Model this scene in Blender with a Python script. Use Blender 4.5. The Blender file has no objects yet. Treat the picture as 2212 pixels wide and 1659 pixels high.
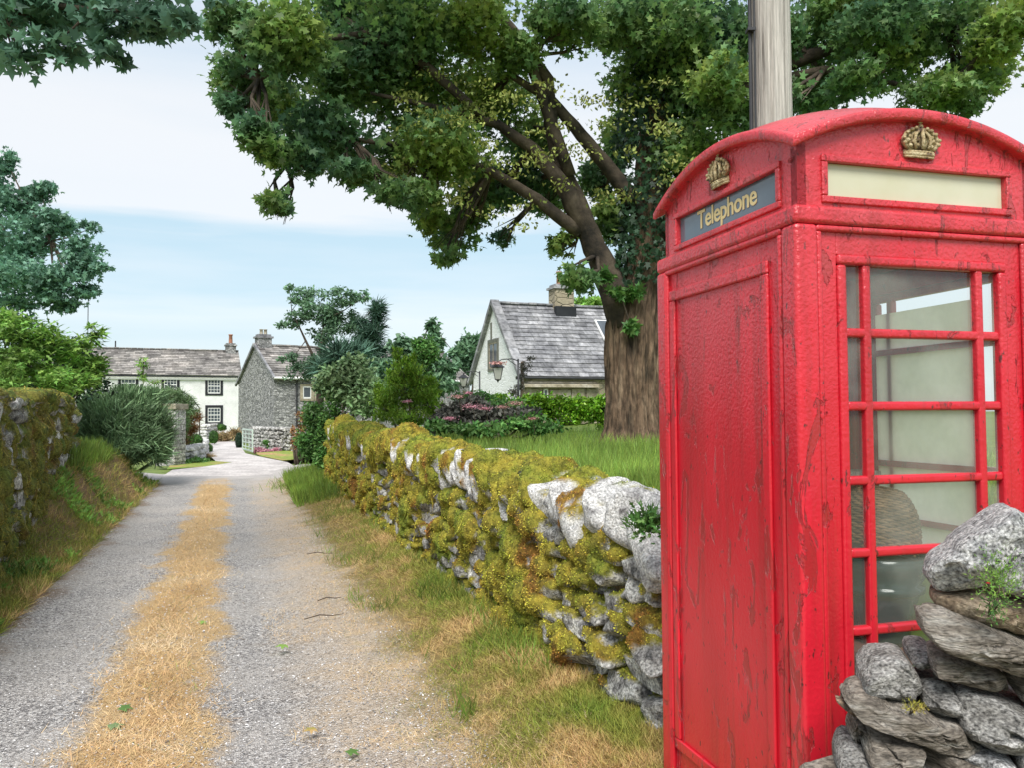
import bpy, bmesh, math, random
import numpy as np
from mathutils import Vector, Matrix, Euler
rad = math.radians
random.seed(7)
RNG = np.random.default_rng(7)
S = bpy.context.scene
# ------------------------------------------------------------------ camera
FPX, CX, CY, PITCH, ROLL, HCAM = 1787.0, 1105.5, 829.5, rad(2.146), rad(.366), 1.55
cam_d = bpy.data.cameras.new('camera'); cam = bpy.data.objects.new('camera', cam_d)
S.collection.objects.link(cam); S.camera = cam
cam_d.sensor_width = 36; cam_d.lens = FPX / 2211 * 36; cam_d.clip_start = .05; cam_d.clip_end = 3000
cam.matrix_world = Matrix.Translation((0, 0, HCAM)) @ Matrix.Rotation(rad(90) + PITCH, 4, 'X') @ Matrix.Rotation(-ROLL, 4, 'Z')
# ------------------------------------------------------------------ world
SUN_EL, SUN_AZ = rad(50), rad(186)      # azimuth clockwise from +Y
W = bpy.data.worlds.new('World'); S.world = W; W.use_nodes = True
nt = W.node_tree; nt.nodes.clear(); N = nt.nodes.new; Lk = nt.links.new
out = N('ShaderNodeOutputWorld'); bg = N('ShaderNodeBackground'); Lk(bg.outputs[0], out.inputs[0])
sky = N('ShaderNodeTexSky'); sky.sky_type = 'NISHITA'; sky.sun_disc = False
sky.sun_elevation = SUN_EL; sky.sun_rotation = SUN_AZ
sm = N('ShaderNodeVectorMath'); sm.operation = 'SCALE'; sm.inputs[3].default_value = .25; Lk(sky.outputs[0], sm.inputs[0])
tc = N('ShaderNodeTexCoord'); sp = N('ShaderNodeSeparateXYZ'); Lk(tc.outputs['Generated'], sp.inputs[0])
mp = N('ShaderNodeMapping'); mp.inputs['Scale'].default_value = (1.3, 1.3, 14); Lk(tc.outputs['Generated'], mp.inputs[0])
nz = N('ShaderNodeTexNoise'); nz.inputs['Scale'].default_value = 1.6; nz.inputs['Detail'].default_value = 5; Lk(mp.outputs[0], nz.inputs[0])
ma = N('ShaderNodeMath'); ma.operation = 'MULTIPLY_ADD'; ma.inputs[1].default_value = .10; Lk(nz.outputs[0], ma.inputs[0])
Lk(sp.outputs[2], ma.inputs[2])
cr = N('ShaderNodeValToRGB'); Lk(ma.outputs[0], cr.inputs[0])
el = cr.color_ramp.elements
stops = [(0, (.80, .88, .91)), (.13, (.66, .80, .87)), (.17, (.78, .87, .91)), (.19, (.60, .78, .87)), (.262, (.57, .76, .86)), (.285, (.90, .92, .93)),
         (.36, (.93, .94, .94)), (.43, (.80, .87, .92)), (.50, (.58, .72, .86)), (.62, (.58, .70, .84)), (1, (.85, .88, .92))]
el[0].position = 0; el[0].color = stops[0][1] + (1,); el[1].position = 1; el[1].color = stops[-1][1] + (1,)
for p, c in stops[1:-1]:
    e = el.new(p); e.color = c + (1,)
nz2 = N('ShaderNodeTexNoise'); nz2.inputs['Scale'].default_value = 2.2; nz2.inputs['Detail'].default_value = 6
mp2 = N('ShaderNodeMapping'); mp2.inputs['Scale'].default_value = (1, 1, 7); Lk(tc.outputs['Generated'], mp2.inputs[0]); Lk(mp2.outputs[0], nz2.inputs[0])
r2 = N('ShaderNodeMapRange'); r2.inputs[1].default_value = .45; r2.inputs[2].default_value = .75; r2.inputs[4].default_value = .55; Lk(nz2.outputs[0], r2.inputs[0])
mx = N('ShaderNodeMixRGB'); mx.inputs[2].default_value = (.93, .94, .95, 1); Lk(r2.outputs[0], mx.inputs[0]); Lk(cr.outputs[0], mx.inputs[1])
mx2 = N('ShaderNodeMixRGB'); mx2.inputs[0].default_value = .12; Lk(mx.outputs[0], mx2.inputs[1]); Lk(sm.outputs[0], mx2.inputs[2])
Lk(mx2.outputs[0], bg.inputs[0]); bg.inputs[1].default_value = .67
sd = bpy.data.lights.new('sun', 'SUN'); sd.energy = 2.8; sd.angle = rad(28); sd.color = (1, .965, .91)
sun = bpy.data.objects.new('sun', sd); S.collection.objects.link(sun)
sv = Vector((math.sin(SUN_AZ) * math.cos(SUN_EL), math.cos(SUN_AZ) * math.cos(SUN_EL), math.sin(SUN_EL)))
sun.rotation_euler = sv.to_track_quat('Z', 'Y').to_euler(); sun.location = sv * 60
S.view_settings.view_transform = 'Standard'; S.view_settings.look = 'None'
S.view_settings.exposure = .62; S.view_settings.gamma = 1
S.cycles.max_bounces = 8; S.cycles.diffuse_bounces = 7; S.cycles.transparent_max_bounces = 24; S.cycles.glossy_bounces = 3
# ------------------------------------------------------------------ geometry of the view
def ray(px, py):
    u = (px - CX) / FPX; v = -(py - CY) / FPX
    u0 = u * math.cos(ROLL) + v * math.sin(ROLL); v0 = -u * math.sin(ROLL) + v * math.cos(ROLL)
    d = Vector((u0, math.cos(PITCH) - v0 * math.sin(PITCH), math.sin(PITCH) + v0 * math.cos(PITCH)))
    return d / d.y
def P(px, py, d):
    r = ray(px, py) * d; r.z += HCAM; return r
def G(px, py):
    d = 5
    for _ in range(60):
        z = .006 * max(0, d - 10); d = (z - HCAM) / ray(px, py).z
    return P(px, py, d)
TH = rad(18.5); CT, ST = math.cos(TH), math.sin(TH)
def ws(p): return p[0] * CT + p[1] * ST, -p[0] * ST + p[1] * CT
def xy(w, s): return w * CT - s * ST, w * ST + s * CT
# ------------------------------------------------------------------ numpy noise
def _hash(ix, iy, iz, seed):
    n = (ix.astype(np.int64) * 374761393 + iy.astype(np.int64) * 668265263 + iz.astype(np.int64) * 2147483647 + seed * 1274126177) & 0xffffffff
    n = ((n ^ (n >> 13)) * 1274126177) & 0xffffffff
    n = ((n ^ (n >> 16)) * 2246822519) & 0xffffffff
    return ((n ^ (n >> 15)) & 0xffff) / 65535.0
def vnoise(p, seed=0):
    p = np.asarray(p, float); i = np.floor(p).astype(np.int64); f = p - i; f = f * f * (3 - 2 * f)
    r = 0
    for dx in (0, 1):
        for dy in (0, 1):
            for dz in (0, 1):
                w = (f[..., 0] if dx else 1 - f[..., 0]) * (f[..., 1] if dy else 1 - f[..., 1]) * (f[..., 2] if dz else 1 - f[..., 2])
                r = r + w * _hash(i[..., 0] + dx, i[..., 1] + dy, i[..., 2] + dz, seed)
    return r
def fbm(p, oct=4, seed=0):
    p = np.asarray(p, float); r = 0; a = .5; t = 0
    for o in range(oct):
        r = r + a * vnoise(p * 2 ** o + 17.3 * o, seed + o); t += a; a *= .5
    return r / t
def sst(a, b, x):
    t = np.clip((x - a) / (b - a), 0, 1); return t * t * (3 - 2 * t)
# ------------------------------------------------------------------ objects
def tag(o, label=None, cat=None, group=None, kind=None):
    if label: o['label'] = label
    if cat: o['category'] = cat
    if group: o['group'] = group
    if kind: o['kind'] = kind
    return o
def link(name, me, mat=None, parent=None):
    o = bpy.data.objects.new(name, me); S.collection.objects.link(o)
    if mat is not None and me is not None: me.materials.append(mat)
    if parent is not None: o.parent = parent
    return o
def empty(name, loc, rz, label, cat, group=None):
    o = bpy.data.objects.new(name, None); S.collection.objects.link(o); o.location = loc; o.rotation_euler = (0, 0, rz)
    o.empty_display_size = .2
    return tag(o, label, cat, group)
def np_mesh(name, verts, faces_flat, totals, smooth=False):
    me = bpy.data.meshes.new(name)
    me.vertices.add(len(verts)); me.vertices.foreach_set('co', np.asarray(verts, np.float32).ravel())
    me.loops.add(len(faces_flat)); me.loops.foreach_set('vertex_index', np.asarray(faces_flat, np.int32))
    totals = np.asarray(totals, np.int32); starts = np.concatenate([[0], np.cumsum(totals)[:-1]]).astype(np.int32)
    me.polygons.add(len(totals)); me.polygons.foreach_set('loop_start', starts); me.polygons.foreach_set('loop_total', totals)
    if smooth: me.polygons.foreach_set('use_smooth', np.ones(len(totals), bool))
    me.update(calc_edges=True); me.validate()
    return me
class MB:
    def __init__(s): s.v = []; s.f = []
    def add(s, vs, fs):
        b = len(s.v); s.v += [tuple(v) for v in vs]; s.f += [tuple(i + b for i in f) for f in fs]; return s
    def box(s, x0, x1, y0, y1, z0, z1, M=None):
        vs = [Vector((x, y, z)) for z in (z0, z1) for y in (y0, y1) for x in (x0, x1)]
        if M is not None: vs = [M @ v for v in vs]
        return s.add(vs, [(0, 2, 3, 1), (4, 5, 7, 6), (0, 1, 5, 4), (2, 6, 7, 3), (0, 4, 6, 2), (1, 3, 7, 5)])
    def prism(s, pts, d, M=None):   # pts: list of Vector (planar), d: Vector extrusion
        n = len(pts); d = Vector(d); a = [Vector(p) for p in pts]; vs = a + [p + d for p in a]
        if M is not None: vs = [M @ v for v in vs]
        return s.add(vs, [tuple(range(n))[::-1], tuple(range(n, 2 * n))] + [(i, (i + 1) % n, n + (i + 1) % n, n + i) for i in range(n)])
    def tube(s, path, rs, n=8, cap=True):
        path = [Vector(p) for p in path]; k = len(path)
        if not hasattr(rs, '__len__'): rs = [rs] * k
        base = len(s.v); up = Vector((0, 0, 1)); prev = None
        for i, p in enumerate(path):
            t = (path[min(i + 1, k - 1)] - path[max(i - 1, 0)]).normalized()
            if prev is None:
                a = t.cross(up)
                if a.length < .1: a = t.cross(Vector((0, 1, 0)))
            else: a = prev - t * prev.dot(t)
            a.normalize(); prev = a; b = t.cross(a)
            for j in range(n):
                q = 2 * math.pi * j / n; s.v.append(tuple(p + (a * math.cos(q) + b * math.sin(q)) * rs[i]))
        for i in range(k - 1):
            for j in range(n):
                s.f.append((base + i * n + j, base + i * n + (j + 1) % n, base + (i + 1) * n + (j + 1) % n, base + (i + 1) * n + j))
        if cap:
            s.f.append(tuple(base + j for j in range(n))[::-1]); s.f.append(tuple(base + (k - 1) * n + j for j in range(n)))
        return s
    def lathe(s, prof, c=(0, 0, 0), n=24, M=None):
        base = len(s.v); c = Vector(c)
        for r, z in prof:
            for j in range(n):
                q = 2 * math.pi * j / n; v = c + Vector((r * math.cos(q), r * math.sin(q), z))
                s.v.append(tuple(M @ v if M is not None else v))
        for i in range(len(prof) - 1):
            for j in range(n):
                s.f.append((base + i * n + j, base + i * n + (j + 1) % n, base + (i + 1) * n + (j + 1) % n, base + (i + 1) * n + j))
        s.f.append(tuple(base + j for j in range(n))[::-1]); s.f.append(tuple(base + (len(prof) - 1) * n + j for j in range(n)))
        return s
    def build(s, name, mat, parent=None, smooth=False, bevel=0, seg=2):
        me = bpy.data.meshes.new(name); me.from_pydata(s.v, [], s.f)
        bm = bmesh.new(); bm.from_mesh(me); bmesh.ops.recalc_face_normals(bm, faces=bm.faces); bm.to_mesh(me); bm.free()
        if smooth: me.polygons.foreach_set('use_smooth', [True] * len(me.polygons))
        o = link(name, me, mat, parent)
        if bevel:
            m = o.modifiers.new('bevel', 'BEVEL'); m.width = bevel; m.segments = seg; m.limit_method = 'ANGLE'; m.harden_normals = False
            me.polygons.foreach_set('use_smooth', [True] * len(me.polygons))
            w = o.modifiers.new('wn', 'WEIGHTED_NORMAL')
        return o
# ------------------------------------------------------------------ materials
def mat(name, cols, scale=3., rough=.85, bump=0., bscale=None, isl=0., trans=0., spec=.3, coat=0., detail=6, stretch=(1, 1, 1), fine=0., fscale=60., metal=0., pos=None, hue=0., dist=0.):
    m = bpy.data.materials.new(name); m.use_nodes = True; nt = m.node_tree; nt.nodes.clear(); N = nt.nodes.new; L = nt.links.new
    out = N('ShaderNodeOutputMaterial'); b = N('ShaderNodeBsdfPrincipled')
    tc = N('ShaderNodeTexCoord'); mp = N('ShaderNodeMapping'); mp.inputs['Scale'].default_value = stretch; L(tc.outputs['Object'], mp.inputs[0])
    n = N('ShaderNodeTexNoise'); n.inputs['Scale'].default_value = scale; n.inputs['Detail'].default_value = detail; n.inputs['Roughness'].default_value = .6
    n.inputs['Distortion'].default_value = dist; L(mp.outputs[0], n.inputs[0])
    r = N('ShaderNodeValToRGB'); L(n.outputs[0], r.inputs[0]); e = r.color_ramp.elements; k = len(cols)
    ps = pos or [.32 + .36 * i / max(1, k - 1) for i in range(k)]
    e[0].position = ps[0]; e[0].color = tuple(cols[0]) + (1,); e[1].position = ps[-1] + 1e-4; e[1].color = tuple(cols[-1]) + (1,)
    for i in range(1, k - 1):
        q = e.new(ps[i]); q.color = tuple(cols[i]) + (1,)
    col = r.outputs[0]
    if fine:
        f = N('ShaderNodeTexNoise'); f.inputs['Scale'].default_value = fscale; f.inputs['Detail'].default_value = 3; L(mp.outputs[0], f.inputs[0])
        fr = N('ShaderNodeMapRange'); fr.inputs[1].default_value = .3; fr.inputs[2].default_value = .7; fr.inputs[3].default_value = 1 - fine; fr.inputs[4].default_value = 1 + fine; L(f.outputs[0], fr.inputs[0])
        v = N('ShaderNodeVectorMath'); v.operation = 'SCALE'; L(col, v.inputs[0]); L(fr.outputs[0], v.inputs[3]); col = v.outputs[0]
    if isl or hue:
        g = N('ShaderNodeNewGeometry'); h = N('ShaderNodeHueSaturation')
        a = N('ShaderNodeMapRange'); a.inputs[3].default_value = 1 - isl; a.inputs[4].default_value = 1 + isl; L(g.outputs['Random Per Island'], a.inputs[0]); L(a.outputs[0], h.inputs['Value'])
        if hue:
            q = N('ShaderNodeMath'); q.operation = 'MULTIPLY'; q.inputs[1].default_value = 7.31; L(g.outputs['Random Per Island'], q.inputs[0])
            q2 = N('ShaderNodeMath'); q2.operation = 'FRACT'; L(q.outputs[0], q2.inputs[0])
            q3 = N('ShaderNodeMapRange'); q3.inputs[3].default_value = .5 - hue; q3.inputs[4].default_value = .5 + hue; L(q2.outputs[0], q3.inputs[0]); L(q3.outputs[0], h.inputs['Hue'])
        L(col, h.inputs['Color']); col = h.outputs[0]
    L(col, b.inputs['Base Color']); b.inputs['Roughness'].default_value = rough; b.inputs['Metallic'].default_value = metal
    b.inputs['Specular IOR Level'].default_value = spec; b.inputs['Coat Weight'].default_value = coat
    if bump:
        bn = N('ShaderNodeTexNoise'); bn.inputs['Scale'].default_value = bscale or scale * 4; bn.inputs['Detail'].default_value = 8; bn.inputs['Roughness'].default_value = .65; L(mp.outputs[0], bn.inputs[0])
        bu = N('ShaderNodeBump'); bu.inputs['Strength'].default_value = min(1, bump); bu.inputs['Distance'].default_value = .02 * max(1, bump); L(bn.outputs[0], bu.inputs['Height']); L(bu.outputs[0], b.inputs['Normal'])
    sh = b.outputs[0]
    if trans:
        t = N('ShaderNodeBsdfTranslucent'); L(col, t.inputs[0]); x = N('ShaderNodeMixShader'); x.inputs[0].default_value = trans; L(sh, x.inputs[1]); L(t.outputs[0], x.inputs[2]); sh = x.outputs[0]
    L(sh, out.inputs[0]); m['nodes'] = 1
    return m
def leafmat(name, c, var=.45, hue=.02, trans=.3, rough=.5, scale=.9):
    lo = tuple(x * .55 for x in c); hi = tuple(min(1, x * 1.6) for x in c)
    return mat(name, [lo, c, hi], scale=scale, rough=rough, isl=var, hue=hue, trans=trans, spec=.35, detail=3)
M_sycamore = mat('sycamore_leaf', [(.08, .18, .12), (.14, .26, .11), (.23, .35, .09), (.38, .46, .10)], scale=.7, isl=.5, hue=.02, trans=.48, rough=.45, spec=.35, pos=[.3, .45, .58, .72])
M_syc_near = leafmat('sycamore_leaf_near', (.13, .25, .17), trans=.35)  # cooler bluish green for the overhanging branch
M_bluegreen = leafmat('blue_green_leaf', (.15, .27, .15), scale=.4)
M_bright = leafmat('bright_leaf', (.22, .39, .08), scale=.8)
M_mid = leafmat('mid_leaf', (.11, .24, .06))
M_tealleaf = leafmat('pale_teal_leaf', (.16, .31, .21), scale=.4)
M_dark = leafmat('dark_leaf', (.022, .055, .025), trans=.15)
M_broom = leafmat('broom_needle', (.18, .29, .14), trans=.15, hue=.015, scale=1.5)
M_gold = leafmat('golden_needle', (.26, .42, .05), trans=.35, scale=1.5)
M_willow = leafmat('willow_leaf', (.20, .31, .14), scale=.8)
M_pine = leafmat('pine_needle', (.08, .16, .11), trans=.1)
M_hedge = leafmat('laurel_leaf', (.16, .32, .025), trans=.2, rough=.3, scale=1.2)
M_purple = leafmat('purple_leaf', (.085, .085, .07), trans=.15, hue=.04)
M_pink = leafmat('pink_flower', (.58, .27, .33), trans=.2)
M_palepink = leafmat('faded_pink_flower', (.5, .28, .26), trans=.2)
M_seed = leafmat('seed_cluster', (.30, .34, .09), trans=.3)
M_box = leafmat('box_leaf', (.05, .13, .018), trans=.15, scale=3)
M_lime = leafmat('lime_leaf', (.25, .38, .03), trans=.2, scale=3)
M_tan = leafmat('dry_stem', (.40, .30, .15), trans=.1, scale=2)
M_rust = leafmat('rust_leaf', (.28, .15, .06), trans=.1, scale=2)
M_grass = leafmat('green_grass', (.18, .28, .045), trans=.25, var=.4, scale=1.2)
M_meadow = leafmat('meadow_grass', (.22, .33, .06), trans=.3, var=.35, scale=.9)
M_verge = mat('verge_grass', [(.20, .28, .04), (.30, .30, .06), (.52, .38, .15), (.66, .46, .22)], scale=2.4, isl=.4, hue=.025, trans=.2, rough=.8, pos=[.3, .47, .56, .72])
M_straw = mat('dry_straw', [(.50, .32, .14), (.68, .48, .25), (.80, .64, .42)], scale=1.1, isl=.35, hue=.012, trans=.15, rough=.8)
M_bark = mat('sycamore_bark', [(.045, .035, .025), (.15, .10, .065), (.25, .18, .12)], scale=6, rough=.95, bump=2.2, bscale=14, stretch=(1, 1, .3), fine=.6, fscale=22)
M_limb = mat('dark_limb_bark', [(.022, .02, .017), (.075, .058, .044), (.14, .11, .08)], scale=4, rough=.95, bump=1, bscale=12)
M_twig = mat('twig_bark', [(.06, .045, .035), (.13, .10, .07)], scale=6)
M_pole = mat('weathered_pole', [(.07, .06, .05), (.36, .32, .29), (.50, .46, .42), (.60, .56, .52)], scale=7, rough=.9, bump=1.2, bscale=16, stretch=(4, 4, .10), fine=.35, fscale=22, pos=[.30, .38, .5, .7])
M_stone = mat('limestone', [(.07, .07, .07), (.27, .26, .25), (.50, .49, .46), (.72, .71, .68)], scale=13, rough=.95, bump=2, bscale=30, isl=.35, fine=.7, fscale=80, pos=[.30, .43, .55, .68])
M_pale = mat('lichen_limestone', [(.20, .19, .19), (.50, .49, .48), (.70, .69, .67), (.80, .79, .77)], scale=12, rough=.95, bump=2, bscale=28, isl=.15, fine=.55, fscale=90, pos=[.3, .42, .52, .7])
M_brownstone = mat('brown_flagstone', [(.07, .06, .05), (.20, .17, .13), (.34, .28, .20), (.46, .42, .35)], scale=6, rough=.95, bump=1.1, bscale=16, isl=.25, fine=.35, fscale=60, stretch=(1, 1, 2.2), pos=[.28, .42, .55, .72])
M_mossbase = mat('moss_bed', [(.06, .055, .014), (.17, .15, .022), (.22, .13, .03)], scale=6, rough=1, bump=1.5, bscale=40)
M_moss = mat('moss', [(.13, .19, .03), (.30, .33, .04), (.56, .49, .07), (.40, .18, .05)], scale=2.6, rough=.95, isl=.5, hue=.02, trans=.15, pos=[.34, .45, .55, .66])
M_mossdark = mat('moss_shaggy', [(.11, .13, .025), (.27, .26, .04), (.42, .35, .08), (.30, .17, .06)], scale=3, rough=.95, isl=.5, hue=.02, trans=.12)
M_soil = mat('soil', [(.10, .075, .045), (.26, .18, .09), (.30, .27, .07)], scale=2.5, bump=1, bscale=30, fine=.4, fscale=40)
M_white = mat('whitewashed_render', [(.66, .66, .65), (.84, .84, .83)], scale=1.2, bump=.8, bscale=9, fine=.08, fscale=12)
M_whitepaint = mat('white_paint', [(.78, .78, .76), (.84, .84, .82)], scale=3, rough=.5)
M_slatedark = mat('window_surround', [(.018, .02, .023), (.03, .032, .036)], scale=3)
M_slate = mat('stone_slates', [(.13, .13, .14), (.24, .24, .25), (.36, .355, .36)], scale=1.4, isl=.3, hue=.012, bump=.8, bscale=8, fine=.3, fscale=7)
M_slate2 = mat('brown_stone_slates', [(.13, .12, .115), (.24, .225, .21), (.36, .33, .30)], scale=.8, isl=.45, hue=.012, bump=.8, bscale=6, fine=.3, fscale=6)
M_sand = mat('dressed_sandstone', [(.20, .17, .12), (.32, .28, .20), (.42, .39, .33)], scale=1.5, bump=.6, bscale=9, isl=.15, fine=.25, fscale=10)
M_iron = mat('black_iron', [(.02, .02, .022), (.04, .04, .045)], scale=5, rough=.5, spec=.5)
M_terracotta = mat('terracotta', [(.25, .11, .07), (.42, .2, .13)], scale=6)
M_greypaint = mat('grey_surround', [(.13, .13, .11), (.19, .19, .16)], scale=4)
M_gate = mat('pale_green_gate', [(.45, .55, .48), (.58, .66, .6)], scale=3)
M_cream = mat('cream_board', [(.80, .78, .58), (.90, .88, .70), (.92, .90, .76)], scale=2.2, rough=.6, trans=.8, fine=.05, fscale=30)
M_dusk = mat('tinted_sign_glass', [(.07, .11, .15), (.13, .17, .21)], scale=3, rough=.15, spec=.6)
M_sigcream = mat('opal_sign_glass', [(.52, .50, .34), (.58, .57, .44)], scale=3.5, rough=.2, spec=.5)
M_letter = mat('gold_cream_lettering', [(.70, .55, .26), (.76, .62, .34)], scale=20, rough=.5)
M_goldcrown = mat('worn_gilt', [(.10, .055, .05), (.46, .34, .17), (.68, .56, .34)], scale=40, rough=.5, bump=.8, bscale=110, pos=[.36, .47, .6], spec=.5)
M_wicker = mat('wicker', [(.12, .07, .035), (.30, .19, .10)], scale=20, isl=.3)
M_teal = mat('teal_glaze', [(.012, .035, .04), (.02, .06, .065)], scale=5, rough=.15, spec=.6)
M_redwood = mat('red_brown_wood', [(.16, .05, .03), (.26, .09, .06)], scale=5, stretch=(1, 1, .3))
M_darkin = mat('dark_interior', [(.02, .02, .022), (.04, .035, .035)], scale=3)
M_cable = mat('black_cable', [(.03, .03, .035), (.06, .06, .065)], scale=3, rough=.5)
M_glassdk = mat('window_glass', [(.03, .04, .05), (.10, .12, .14)], scale=.8, rough=.08, spec=.7)
M_lampglass = mat('lamp_glass', [(.62, .62, .56), (.72, .72, .68)], scale=5, rough=.15, trans=.4)

def nodes(m): return m.node_tree, m.node_tree.nodes.new, m.node_tree.links.new
def glassmat():
    m = bpy.data.materials.new('dusty_glass'); m.use_nodes = True; nt, N, L = nodes(m); nt.nodes.clear()
    out = N('ShaderNodeOutputMaterial'); t = N('ShaderNodeBsdfTransparent'); t.inputs[0].default_value = (.93, .95, .94, 1)
    g = N('ShaderNodeBsdfGlossy'); g.inputs['Roughness'].default_value = .06; g.inputs[0].default_value = (.9, .93, 1, 1)
    lw_ = N('ShaderNodeLayerWeight'); lw_.inputs[0].default_value = .5; pw_ = N('ShaderNodeMath'); pw_.operation = 'POWER'; pw_.inputs[1].default_value = 3.5; L(lw_.outputs['Facing'], pw_.inputs[0])
    f = N('ShaderNodeMath'); f.operation = 'MULTIPLY_ADD'; f.inputs[1].default_value = .6; f.inputs[2].default_value = .05; L(pw_.outputs[0], f.inputs[0])
    x = N('ShaderNodeMixShader'); L(f.outputs[0], x.inputs[0]); L(t.outputs[0], x.inputs[1]); L(g.outputs[0], x.inputs[2])
    d = N('ShaderNodeBsdfDiffuse'); d.inputs[0].default_value = (.55, .57, .50, 1)
    tc = N('ShaderNodeTexCoord'); n = N('ShaderNodeTexNoise'); n.inputs['Scale'].default_value = 3; n.inputs['Detail'].default_value = 8; L(tc.outputs['Object'], n.inputs[0])
    r = N('ShaderNodeMapRange'); r.inputs[1].default_value = .42; r.inputs[2].default_value = .8; r.inputs[3].default_value = .10; r.inputs[4].default_value = .48; L(n.outputs[0], r.inputs[0])
    x2 = N('ShaderNodeMixShader'); L(r.outputs[0], x2.inputs[0]); L(x.outputs[0], x2.inputs[1]); L(d.outputs[0], x2.inputs[2]); L(x2.outputs[0], out.inputs[0])
    return m
M_glass = glassmat()
def paintmat():
    m = bpy.data.materials.new('flaking_red_paint'); m.use_nodes = True; nt, N, L = nodes(m); nt.nodes.clear()
    out = N('ShaderNodeOutputMaterial'); b = N('ShaderNodeBsdfPrincipled'); L(b.outputs[0], out.inputs[0])
    tc = N('ShaderNodeTexCoord'); mp = N('ShaderNodeMapping'); mp.inputs['Scale'].default_value = (1, 1, .45); L(tc.outputs['Object'], mp.inputs[0])
    sx = N('ShaderNodeSeparateXYZ'); L(tc.outputs['Object'], sx.inputs[0])
    # height mask for the painted sky sheen and the surface wrinkles
    hi = N('ShaderNodeMapRange'); hi.inputs[1].default_value = 1.4; hi.inputs[2].default_value = 2.15; hi.inputs[3].default_value = .0; hi.inputs[4].default_value = 1.; L(sx.outputs[2], hi.inputs[0])
    n1 = N('ShaderNodeTexNoise'); n1.inputs['Scale'].default_value = 3.2; n1.inputs['Detail'].default_value = 5; L(mp.outputs[0], n1.inputs[0])
    r1 = N('ShaderNodeValToRGB'); L(n1.outputs[0], r1.inputs[0]); e = r1.color_ramp.elements
    e[0].position = .3; e[0].color = (.50, .008, .022, 1); e[1].position = .72; e[1].color = (.70, .016, .036, 1)
    # flakes: ragged patches where the top coat came away
    n2 = N('ShaderNodeTexNoise'); n2.inputs['Scale'].default_value = 9; n2.inputs['Detail'].default_value = 9; n2.inputs['Roughness'].default_value = .62; n2.inputs['Distortion'].default_value = 1.2
    mp2 = N('ShaderNodeMapping'); mp2.inputs['Scale'].default_value = (1.2, 1.2, .38); L(tc.outputs['Object'], mp2.inputs[0]); L(mp2.outputs[0], n2.inputs[0])
    fl = N('ShaderNodeMapRange'); fl.inputs[1].default_value = .585; fl.inputs[2].default_value = .605; L(n2.outputs[0], fl.inputs[0])
    c2 = N('ShaderNodeMixRGB'); c2.inputs[2].default_value = (.33, .020, .022, 1); L(r1.outputs[0], c2.inputs[1])
    mf = N('ShaderNodeMath'); mf.operation = 'MULTIPLY'; mf.inputs[1].default_value = .75; L(fl.outputs[0], mf.inputs[0]); L(mf.outputs[0], c2.inputs[0])
    # dirt specks and small chips
    n3 = N('ShaderNodeTexNoise'); n3.inputs['Scale'].default_value = 55; n3.inputs['Detail'].default_value = 4; L(mp.outputs[0], n3.inputs[0])
    sp3 = N('ShaderNodeMapRange'); sp3.inputs[1].default_value = .66; sp3.inputs[2].default_value = .70; L(n3.outputs[0], sp3.inputs[0])
    c3 = N('ShaderNodeMixRGB'); c3.inputs[2].default_value = (.12, .02, .02, 1); L(c2.outputs[0], c3.inputs[1]); L(sp3.outputs[0], c3.inputs[0])
    # pink sky reflection painted into the colour high up, in blotches
    n4 = N('ShaderNodeTexNoise'); n4.inputs['Scale'].default_value = 5; n4.inputs['Detail'].default_value = 7; L(tc.outputs['Object'], n4.inputs[0])
    a4 = N('ShaderNodeMath'); a4.operation = 'MULTIPLY'; L(n4.outputs[0], a4.inputs[0]); L(hi.outputs[0], a4.inputs[1])
    m4 = N('ShaderNodeMapRange'); m4.inputs[1].default_value = .15; m4.inputs[2].default_value = .8; m4.inputs[4].default_value = .38; L(a4.outputs[0], m4.inputs[0])
    c4 = N('ShaderNodeMixRGB'); c4.inputs[2].default_value = (.62, .14, .15, 1); L(c3.outputs[0], c4.inputs[1]); L(m4.outputs[0], c4.inputs[0])
    mp7 = N('ShaderNodeMapping'); mp7.inputs['Scale'].default_value = (16, 16, .9); L(tc.outputs['Object'], mp7.inputs[0]); n7 = N('ShaderNodeTexNoise'); n7.inputs['Scale'].default_value = 1; n7.inputs['Detail'].default_value = 6; L(mp7.outputs[0], n7.inputs[0])
    m7 = N('ShaderNodeMapRange'); m7.inputs[1].default_value = .52; m7.inputs[2].default_value = .72; m7.inputs[4].default_value = .55; L(n7.outputs[0], m7.inputs[0])
    c7 = N('ShaderNodeMixRGB'); c7.inputs[2].default_value = (.30, .02, .02, 1); L(c4.outputs[0], c7.inputs[1]); L(m7.outputs[0], c7.inputs[0])
    L(c7.outputs[0], b.inputs['Base Color'])
    rr = N('ShaderNodeMapRange'); rr.inputs[3].default_value = .22; rr.inputs[4].default_value = .42; L(n4.outputs[0], rr.inputs[0]); L(rr.outputs[0], b.inputs['Roughness'])
    b.inputs['Specular IOR Level'].default_value = .6; b.inputs['Coat Weight'].default_value = .2; b.inputs['Coat Roughness'].default_value = .15
    # bumps: brush/orange peel, flake edges, wrinkles near the top
    n5 = N('ShaderNodeTexNoise'); n5.inputs['Scale'].default_value = 85; n5.inputs['Detail'].default_value = 4; L(tc.outputs['Object'], n5.inputs[0])
    b1 = N('ShaderNodeBump'); b1.inputs['Distance'].default_value = .005
    st = N('ShaderNodeMapRange'); st.inputs[3].default_value = .30; st.inputs[4].default_value = 1; L(hi.outputs[0], st.inputs[0]); L(st.outputs[0], b1.inputs['Strength']); L(n5.outputs[0], b1.inputs['Height'])
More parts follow.
